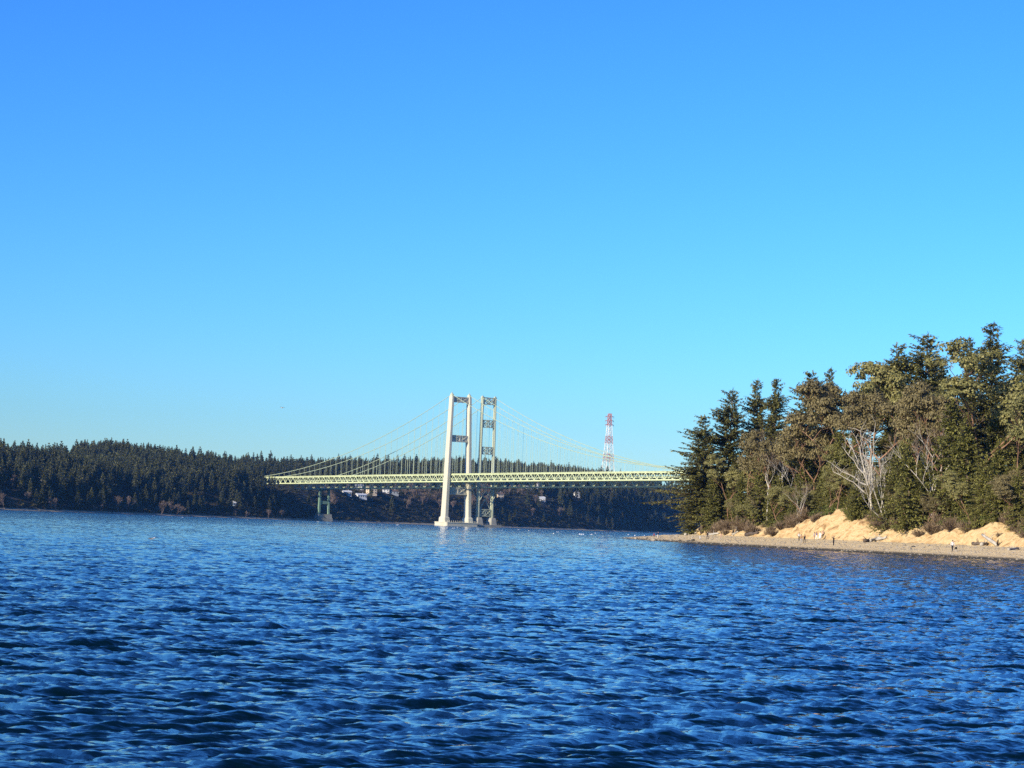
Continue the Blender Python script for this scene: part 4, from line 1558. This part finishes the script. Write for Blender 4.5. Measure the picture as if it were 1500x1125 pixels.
for i, (px, py, wpx, lab) in enumerate((
        (925, 788.6, 4, 'outermost low tan rock awash off the tip of the point'),
        (931, 789.2, 6, 'flat tan rock second from the outer tip of the point'),
        (946, 789.0, 7, 'tan rock between the flat outer rock and the two people on the point'),
        (957, 792.0, 10, 'largest tan boulder at the water edge below the two people on the point'),
        (970, 790.8, 5, 'small tan rock just inland of the largest boulder'),
        (981, 786.6, 5, 'tan rock lying high on the point beach'),
        (983, 792.0, 6, 'low tan boulder at the water edge past the largest one'),
        (991, 786.4, 6, 'tan rock near the driftwood heap under the firs'),
        (996, 792.2, 5, 'round tan boulder at the water edge before the dark wet one'),
        (1008.5, 793.2, 6, 'dark wet boulder at the water edge'),
        (1015, 792.2, 8, 'pale boulder next to the dark wet one'),
        (1029, 794.0, 4, 'small pale rock on the gravel past the wet boulder'),
        (1360, 799.5, 6, 'pale flat rock on the beach at the foot of the eastern scarp'),
        (1338, 801.5, 6, 'dark mossy rock on the beach below the overhanging young fir'))):
    p = spot(px, py)
    sc = wpx * p.y / FPX * 0.55
    o = link('boulder', ROCKD if 'dark' in lab else ROCKS[i % 4], None, p + Vector((0, 0, sc * 0.15)), i * 1.7, sc)
    tag(o, lab, 'rock', 'boulders on the beach')

M_DRIFT = weathered('bleached_driftwood', (0.34, 0.30, 0.24), (0.55, 0.50, 0.42), 1.2, 0.85, (1, 1, 1))
M_DRIFTD = weathered('dark_driftwood', (0.07, 0.055, 0.045), (0.16, 0.12, 0.09), 1.2, 0.9, (1, 1, 1))


def log(p, q, r, mat, label, roots=False, name='driftwood_log'):
    base = (p + q) / 2
    base.z = min(p.z, q.z)
    p, q = p - base, q - base
    rr = random.Random(int(abs(base.x * 97 + base.y * 13)))
    pts, rad = [], []
    for i in range(6):
        f = i / 5
        pts.append(p.lerp(q, f) + Vector((rr.gauss(0, r * 0.3), rr.gauss(0, r * 0.3), r * 0.8 + rr.gauss(0, r * 0.15))))
        rad.append(r * (1.1 - 0.45 * f) * rr.uniform(0.9, 1.1))
    b = MB()
    b.tube(pts, rad, 8)
    for k in range(2):
        f = rr.uniform(0.4, 0.9)
        c = p.lerp(q, f) + Vector((0, 0, r))
        b.tube([c, c + Vector((rr.uniform(-1, 1), rr.uniform(-0.6, 0.6), rr.uniform(0.5, 1.1))) * r * 3], [r * 0.3, r * 0.1], 5)
    o = b.build(name, mat, None, base, smooth=True)
    if roots:
        rb = MB()
        for k in range(9):
            a = k * 0.7
            e = pts[0] + Vector((math.cos(a) * 0.3, math.cos(a * 1.7), math.sin(a))) * r * 3.4
            rb.tube([pts[0], pts[0].lerp(e, 0.6) + Vector((0, 0, 0.1)), e], [r * 0.55, r * 0.3, r * 0.1], 5)
        rb.build('root_ball', M_DRIFTD, o, smooth=True)
    return tag(o, label, 'log', 'driftwood on the beach')


for a, c, r, mt, lab, rt in (
        ((1003, 784.5), (1012, 778), 0.35, M_DRIFT, 'pale log propped steeply in the driftwood heap under the firs', False),
        ((1004, 783), (1020, 782.5), 0.4, M_DRIFT, 'pale log lying lowest in the driftwood heap under the firs', False),
        ((1009, 780.5), (1018, 778.5), 0.3, M_DRIFT, 'thin pale log on top of the driftwood heap', False),
        ((1039, 784), (1053, 783), 0.32, M_DRIFT, 'pale driftwood log on the sand beside the person in dark clothes', False),
        ((1041, 783), (1046, 776), 0.4, M_DRIFTD, 'black burnt stump leaning against the low bank', True),
        ((1073, 785), (1081, 779), 0.4, M_DRIFT, 'grey root-ended log leaning on the low bank', True),
        ((1093, 785.5), (1110, 782.5), 0.45, M_DRIFTD, 'dark brown log at the foot of the brushy bank', False),
        ((1266, 794.6), (1273, 794.2), 0.38, M_DRIFTD, 'short dark log lying apart from the bleached stack', False),
        ((1275, 793.6), (1283, 791), 0.3, M_DRIFT, 'bleached log at the near end of the stack below the tall scarp', False),
        ((1279, 793), (1289, 789.5), 0.3, M_DRIFT, 'bleached log in the middle of the stack below the tall scarp', False),
        ((1284, 792.5), (1298, 789), 0.3, M_DRIFT, 'longest bleached log of the stack below the tall scarp', False),
        ((1425, 798.6), (1437, 797.6), 0.28, M_DRIFTD, 'reddish brown log under the eastern scarp', False),
        ((1476, 806.5), (1492, 804.5), 0.2, M_DRIFT, 'thin bleached pole on the gravel past the fallen trunk', False),
        ((1438, 799.5), (1446, 798.0), 0.3, M_DRIFT, 'short pale log beside the fallen trunk', False)):
    log(spot(*a), spot(*c), r, mt, lab, rt)
p0 = spot(1461, 800.5)
p1 = at(1437, 784.5, p0.y + 6)
log(p0, p1, 0.3, M_DRIFT, 'white fallen trunk sliding down the bank with its root ball on the beach', True, 'fallen_tree')

rs = np.random.default_rng(12)
N = 5200
yy = rs.uniform(280, 655, N)
u = rs.beta(1.1, 1.3, N) * 0.97 + 0.02
xx = np.interp(yy, NS_Y, NS_X) + u * (np.interp(yy, NT_Y, NT_X) - np.interp(yy, NS_Y, NS_X))
sc = 0.07 + 0.20 * rs.random(N) ** 4
scatter('beach_stones', [ROCKS[0], ROCKS[2], ROCKS[1]], np.stack([xx, yy, near_ground(xx, yy)], -1), rs.uniform(0, 6.28, N),
        np.stack([sc * 1.2, sc, sc], -1), 'loose stones strewn over the gravel beach', 'stones')

# ------------------------------------------------------------------ people on the beach
M_SKIN = plain('skin', (0.48, 0.28, 0.19), 0.6)
CLOTH = {k: plain('cloth_' + k, c, 0.9, 0.1) for k, c in {
    'white': (0.75, 0.74, 0.72), 'black': (0.015, 0.015, 0.018), 'navy': (0.02, 0.03, 0.07), 'red': (0.35, 0.05, 0.05), 'yellow': (0.75, 0.50, 0.06),
    'tan': (0.30, 0.17, 0.09), 'grey': (0.30, 0.30, 0.32), 'purple': (0.12, 0.09, 0.20), 'dark': (0.04, 0.04, 0.05), 'khaki': (0.36, 0.29, 0.19), 'pink': (0.45, 0.25, 0.22)}.items()}
M_HAIR = {'dark': plain('dark_hair', (0.025, 0.018, 0.014), 0.5), 'brown': plain('brown_hair', (0.10, 0.055, 0.03), 0.5)}


def skinned(name, joints, edges, mats, regions):
    """joints: name -> (x,y,z,rx,ry); one continuous body; regions: edge -> material slot."""
    names = list(joints)
    me = bpy.data.meshes.new(name)
    me.from_pydata([joints[n][:3] for n in names], [(names.index(a), names.index(b)) for a, b in edges], [])
    o = bpy.data.objects.new(name, me)
    COL.objects.link(o)
    o.modifiers.new('skin', 'SKIN')
    sk = me.skin_vertices[0].data
    for i, n in enumerate(names):
        sk[i].radius = joints[n][3:5]
    sk[0].use_root = True
    m = o.modifiers.new('sub', 'SUBSURF')
    m.levels = m.render_levels = 1
    dg = bpy.context.evaluated_depsgraph_get()
    out = bpy.data.meshes.new_from_object(o.evaluated_get(dg))
    bpy.data.objects.remove(o)
    bpy.data.meshes.remove(me)
    out.name = name
    out.materials.clear()
    for mt in mats:
        out.materials.append(mt)
    A = np.array([joints[a][:3] for a, b in edges])
    B = np.array([joints[b][:3] for a, b in edges])
    reg = [regions.get(e, 0) for e in edges]
    for pl in out.polygons:
        c = np.array(pl.center)
        ab = B - A
        tt = np.clip(((c - A) * ab).sum(1) / np.maximum((ab * ab).sum(1), 1e-9), 0, 1)
        dist = np.linalg.norm(c - (A + ab * tt[:, None]), axis=1)
        pl.material_index = reg[int(np.argmin(dist))]
        pl.use_smooth = True
    return out


def person(px, py, face, top, legs, label, hair='dark', pose='stand', height=1.7, dress=False, group='people on the beach', long_hair=False):
    j = {'pelvis': (0, 0, .93, .15, .11), 'waist': (0, 0, 1.08, .13, .10), 'chest': (0, 0, 1.28, .165, .115), 'neck': (0, 0, 1.46, .055, .055),
         'jaw': (0, .02, 1.53, .068, .08), 'head': (0, .01, 1.61, .078, .095), 'crown': (0, 0, 1.67, .058, .07),
         'nose': (0, .115, 1.585, .016, .016)}
    e = [('pelvis', 'waist'), ('waist', 'chest'), ('chest', 'neck'), ('neck', 'jaw'), ('jaw', 'head'), ('head', 'crown'), ('head', 'nose')]
    arm = {'stand': ((.24, .02, 1.14), (.25, .10, .90), (.25, .13, .81)), 'phone': ((.27, .20, 1.28), (.12, .34, 1.52), (.08, .36, 1.60)),
           'hips': ((.34, -.06, 1.16), (.19, .06, 1.0), (.15, .10, .97)), 'wave': ((.38, .02, 1.52), (.42, .06, 1.78), (.42, .07, 1.87))}
    step = 0.16 if pose == 'walk' else 0.03
    for s, sd in ((-1, 'l'), (1, 'r')):
        ps = pose
        if pose == 'walk':
            ps = 'stand'
        if pose == 'wave' and s < 0:
            ps = 'stand'
        el, wr, ha = arm[ps]
        sw = -s * step if pose == 'walk' else 0
        j['sh' + sd] = (s * .175, 0, 1.40, .062, .062)
        j['el' + sd] = (s * el[0], el[1] + sw * .5, el[2], .045, .045)
        j['wr' + sd] = (s * wr[0], wr[1] + sw, wr[2], .03, .034)
        j['ha' + sd] = (s * ha[0], ha[1] + sw, ha[2], .022, .042)
        j['fi' + sd] = (s * ha[0], ha[1] + sw + .02, ha[2] - .07 if ps != 'phone' else ha[2] + .04, .014, .034)
        j['th' + sd] = (s * (ha[0] - .035), ha[1] + sw + .03, ha[2] + .0, .011, .013)
        j['hi' + sd] = (s * .095, 0, .86, .088, .09)
        j['kn' + sd] = (s * .11, .03 + s * step * .6, .49, .06 if not dress else .12, .062)
        j['an' + sd] = (s * .12, s * step * 1.3, .09, .04, .042)
        j['to' + sd] = (s * .13, s * step * 1.3 + .15, .035, .042, .03)
        e += [('chest', 'sh' + sd), ('sh' + sd, 'el' + sd), ('el' + sd, 'wr' + sd), ('wr' + sd, 'ha' + sd), ('ha' + sd, 'fi' + sd), ('ha' + sd, 'th' + sd),
              ('pelvis', 'hi' + sd), ('hi' + sd, 'kn' + sd), ('kn' + sd, 'an' + sd), ('an' + sd, 'to' + sd)]
    reg = {}
    for a, b in e:
        if a in ('pelvis', 'waist', 'chest') and b in ('waist', 'chest', 'shl', 'shr'):
            reg[(a, b)] = 1
        if a[:2] in ('sh', 'el'):
            reg[(a, b)] = 1
        if b[:2] in ('hi', 'kn', 'an'):
            reg[(a, b)] = 2
        if b[:2] == 'to':
            reg[(a, b)] = 3
    me = skinned('person', j, e, [M_SKIN, CLOTH[top], CLOTH[legs], CLOTH['dark']], reg)
    p = spot(px, py)
    o = link('person', me, None, p, face, height / 1.73)
    tag(o, label, 'person', group)
    hb = MB()
    rings = []
    for a in (0.02, 0.35, 0.7, 1.05, 1.35, 1.6, 1.85):
        z = 1.635 + 0.118 * math.cos(a)
        r = 0.112 * math.sin(a)
        back = -0.02 - 0.02 * a
        rings.append([(r * math.cos(q) * 0.9, r * math.sin(q) * (1.02 if math.sin(q) < 0 else (0.9 if a < 1.1 else 0.45)) + back * 0.6, z) for q in np.linspace(0, 2 * math.pi, 11)[:-1]])
    if long_hair:
        rings.append([(0.10 * math.cos(q), 0.05 * math.sin(q) - 0.09, 1.50) for q in np.linspace(0, 2 * math.pi, 11)[:-1]])
        rings.append([(0.07 * math.cos(q), 0.03 * math.sin(q) - 0.13, 1.36) for q in np.linspace(0, 2 * math.pi, 11)[:-1]])
    hb.loft(rings[::-1])
    hb.build('hair', M_HAIR[hair], o, smooth=True)
    if dress:
        db = MB()
        db.loft([[(r * math.cos(q), r * 0.72 * math.sin(q), z) for q in np.linspace(0, 2 * math.pi, 13)[:-1]] for z, r in ((0.22, 0.33), (0.6, 0.27), (0.98, 0.19), (1.12, 0.165))])
        db.build('skirt', CLOTH[top], o, smooth=True)
    return o


PI = math.pi
person(958, 787.6, PI * 0.9, 'red', 'dark', 'child in a red top at the tip of the point', height=1.15)
person(964, 789.0, PI * 0.2, 'navy', 'white', 'person in navy top and white trousers at the tip of the point')
person(1025.5, 789.6, 1.2, 'yellow', 'white', 'person in a yellow top and white trousers under the firs of the point', height=1.5, pose='walk')
person(1036.2, 789.6, 2.6, 'black', 'dark', 'person all in dark clothes between the yellow top and the pale log', pose='walk')
person(1056, 787.6, -1.2, 'black', 'pink', 'person in black top and bare pinkish legs beside the low bank', height=1.6)
person(1170.4, 792.2, 0.4, 'white', 'dark', 'person in white top and dark trousers in the trio below the brush', pose='hips')
person(1173.8, 796.0, -0.6, 'tan', 'grey', 'person in tan top and light grey trousers in the trio below the brush')
person(1178.4, 796.0, 2.5, 'black', 'black', 'person in long black coat in the trio below the brush', pose='walk', long_hair=True)
person(1192.8, 790.6, 1.0, 'white', 'pink', 'person in white top next to the one in purple', long_hair=True, height=1.6)
person(1196.0, 790.8, -1.0, 'purple', 'white', 'person in purple top and white trousers near the white dress', hair='brown', pose='walk')
person(1201.4, 790.2, PI, 'white', 'white', 'person in a long white dress with dark hair', dress=True, long_hair=True)
person(1205.2, 788.8, 2.0, 'pink', 'black', 'person with raised arm beside the white dress', pose='wave', height=1.6)
ph = person(1221, 799.4, 0.7, 'black', 'dark', 'person in black standing alone with both hands raised to hold a phone', pose='phone', height=1.75)
pm = MB()
pm.box((-0.075, 0.37, 1.56), (0.075, 0.38, 1.64))
phone = pm.build('phone', CLOTH['dark'], None, ph.location, 0.7)
phone.scale = ph.scale
tag(phone, 'small dark phone held up by the person in black', 'phone')
person(1395, 808.0, 0.25, 'white', 'dark', 'person in white shirt and dark trousers walking a black and white dog', pose='walk', height=1.76)

M_FURB = plain('black_fur', (0.02, 0.018, 0.016), 0.8)
M_FURW = plain('white_fur', (0.65, 0.62, 0.58), 0.8)
dj = {'hip': (-.28, 0, .50, .10, .11), 'belly': (0, 0, .49, .10, .115), 'chest': (.26, 0, .50, .11, .14), 'neck': (.40, 0, .64, .07, .075), 'skull': (.48, 0, .73, .065, .07),
      'muzzle': (.60, 0, .70, .035, .035), 'earl': (.46, .06, .80, .02, .025), 'earr': (.46, -.06, .80, .02, .025), 'tail1': (-.40, 0, .56, .03, .03), 'tail2': (-.52, 0, .70, .018, .018)}
de = [('hip', 'belly'), ('belly', 'chest'), ('chest', 'neck'), ('neck', 'skull'), ('skull', 'muzzle'), ('skull', 'earl'), ('skull', 'earr'), ('hip', 'tail1'), ('tail1', 'tail2')]
dr = {('chest', 'neck'): 1, ('skull', 'muzzle'): 1}
for s, sd in ((-1, 'r'), (1, 'l')):
    dj['kn' + sd] = (-.22, s * .10, .34, .06, .06)
    dj['ho' + sd] = (-.36, s * .10, .19, .03, .03)
    dj['pw' + sd] = (-.31, s * .10, .03, .03, .028)
    dj['eb' + sd] = (.22, s * .09, .33, .045, .045)
    dj['wt' + sd] = (.25, s * .09, .17, .03, .03)
    dj['fp' + sd] = (.28, s * .09, .03, .032, .026)
    de += [('hip', 'kn' + sd), ('kn' + sd, 'ho' + sd), ('ho' + sd, 'pw' + sd), ('chest', 'eb' + sd), ('eb' + sd, 'wt' + sd), ('wt' + sd, 'fp' + sd)]
    dr[('ho' + sd, 'pw' + sd)] = 1
    dr[('wt' + sd, 'fp' + sd)] = 1
dog = link('dog', skinned('dog', dj, de, [M_FURB, M_FURW], dr), None, spot(1400.3, 806.8), 1.1, 0.95)
tag(dog, 'black and white dog standing beside the person in the white shirt', 'dog')

# ------------------------------------------------------------------ gulls and foam
M_GULL = plain('gull_white_feathers', (0.75, 0.75, 0.74))
M_GULLD = plain('gull_grey_feathers', (0.16, 0.16, 0.17))


def gull(name, loc, rot, flying, label):
    b = MB()
    b.loft([[(x, r * math.cos(q), z + r * 0.9 * math.sin(q)) for q in np.linspace(0, 2 * math.pi, 9)[:-1]] for x, r, z in
            ((-0.26, 0.015, 0.02), (-0.12, 0.06, 0.0), (0.04, 0.085, 0.0), (0.16, 0.05, 0.05), (0.22, 0.045, 0.09), (0.27, 0.03, 0.08), (0.32, 0.008, 0.07))])
    o = b.build(name, M_GULL, None, loc, rot, smooth=True)
    for s in (-1, 1):
        w = MB()
        if flying:
            w.loft([[(x0 - 0.10, y, z), (x0 + 0.08, y, z + 0.02), (x0 + 0.08, y, z + 0.005), (x0 - 0.10, y, z - 0.015)] for x0, y, z in
                    ((0.03, s * 0.05, 0.05), (0.08, s * 0.32, 0.16), (-0.02, s * 0.66, 0.08))])
        else:
            w.loft([[(x, s * (0.062 + 0.012 * math.cos(q)), 0.03 + r * math.sin(q)) for q in np.linspace(0, 2 * math.pi, 7)[:-1]] for x, r in ((-0.30, 0.01), (-0.1, 0.05), (0.08, 0.04))])
        w.build('wing', M_GULLD, o)
    return tag(o, label, 'bird')


gull('gull', at(413.5, 597.5, 430), 2.6, True, 'gull flying with spread wings in the pale sky above the forested hill')
gp = spot(222.5, 791.5)
gull('gull', (gp.x, gp.y, 0.12), 0.4, False, 'white gull sitting on the water below the forested hill')

M_FOAM = plain('sea_foam', (0.80, 0.82, 0.84), 0.9)
fo = MB()
fr = random.Random(3)
FOAM = [(583, 769, 6), (648, 773.4, 3), (654, 773.4, 3.5), (664, 773.8, 4), (560, 768, 2), (505, 766, 2), (466, 763.6, 3), (670, 773, 2), (760, 776, 3), (775, 777.5, 2), (817, 779.4, 3.5),
        (852, 782.6, 9), (866, 782.8, 5), (812, 781.5, 4), (872, 781, 3), (920, 783.2, 4), (931, 784.4, 4), (944, 784.4, 5), (975, 784.8, 4), (985, 785.6, 3), (700, 775, 2), (735, 776.5, 3), (268, 757.8, 2), (305, 759, 2), (340, 760.4, 2), (362, 761.2, 2), (225, 755.4, 2), (420, 763.2, 2)]
for px, py, wpx in FOAM:
    d = ray(px, py)
    yv = min(-CAM_H / d.z * d.y if d.z < -1e-5 else 2000, 1900)
    yv = yv * 0.97
    X = d.x / d.y * yv
    for k in range(2 + int(wpx / 3)):
        w = wpx * yv / FPX * fr.uniform(0.25, 0.5)
        cx = X + fr.uniform(-0.4, 0.4) * wpx * yv / FPX
        cy = yv + fr.uniform(-3, 3)
        fo.loft([[(cx + f * w, cy + 0.5 * r * math.cos(q), 0.03 + 0.26 * r * math.sin(q)) for q in np.linspace(0, 2 * math.pi, 7)[:-1]] for f, r in
                 ((-0.5, 0.05), (-0.25, fr.uniform(0.4, 1.0)), (0.1, fr.uniform(0.5, 1.2)), (0.5, 0.05))])
tag(fo.build('whitecaps', M_FOAM), 'scattered white foam of breaking wavelets in the strait', 'foam', kind='stuff')

# ------------------------------------------------------------------ the air
hz = MB()
hz.box((-5200, -400, -8), (5200, 5300, 236))
hm = bpy.data.materials.new('haze')
hm.use_nodes = True
ht = hm.node_tree
ht.nodes.clear()
ho = ht.nodes.new('ShaderNodeOutputMaterial')
hv = ht.nodes.new('ShaderNodeVolumePrincipled')
hv.inputs['Color'].default_value = (0.34, 0.67, 1.0, 1)
hv.inputs['Density'].default_value = 3.6e-5
hv.inputs['Anisotropy'].default_value = 0.6
ht.links.new(hv.outputs[0], ho.inputs['Volume'])
haze = hz.build('haze', hm)
tag(haze, kind='stuff')
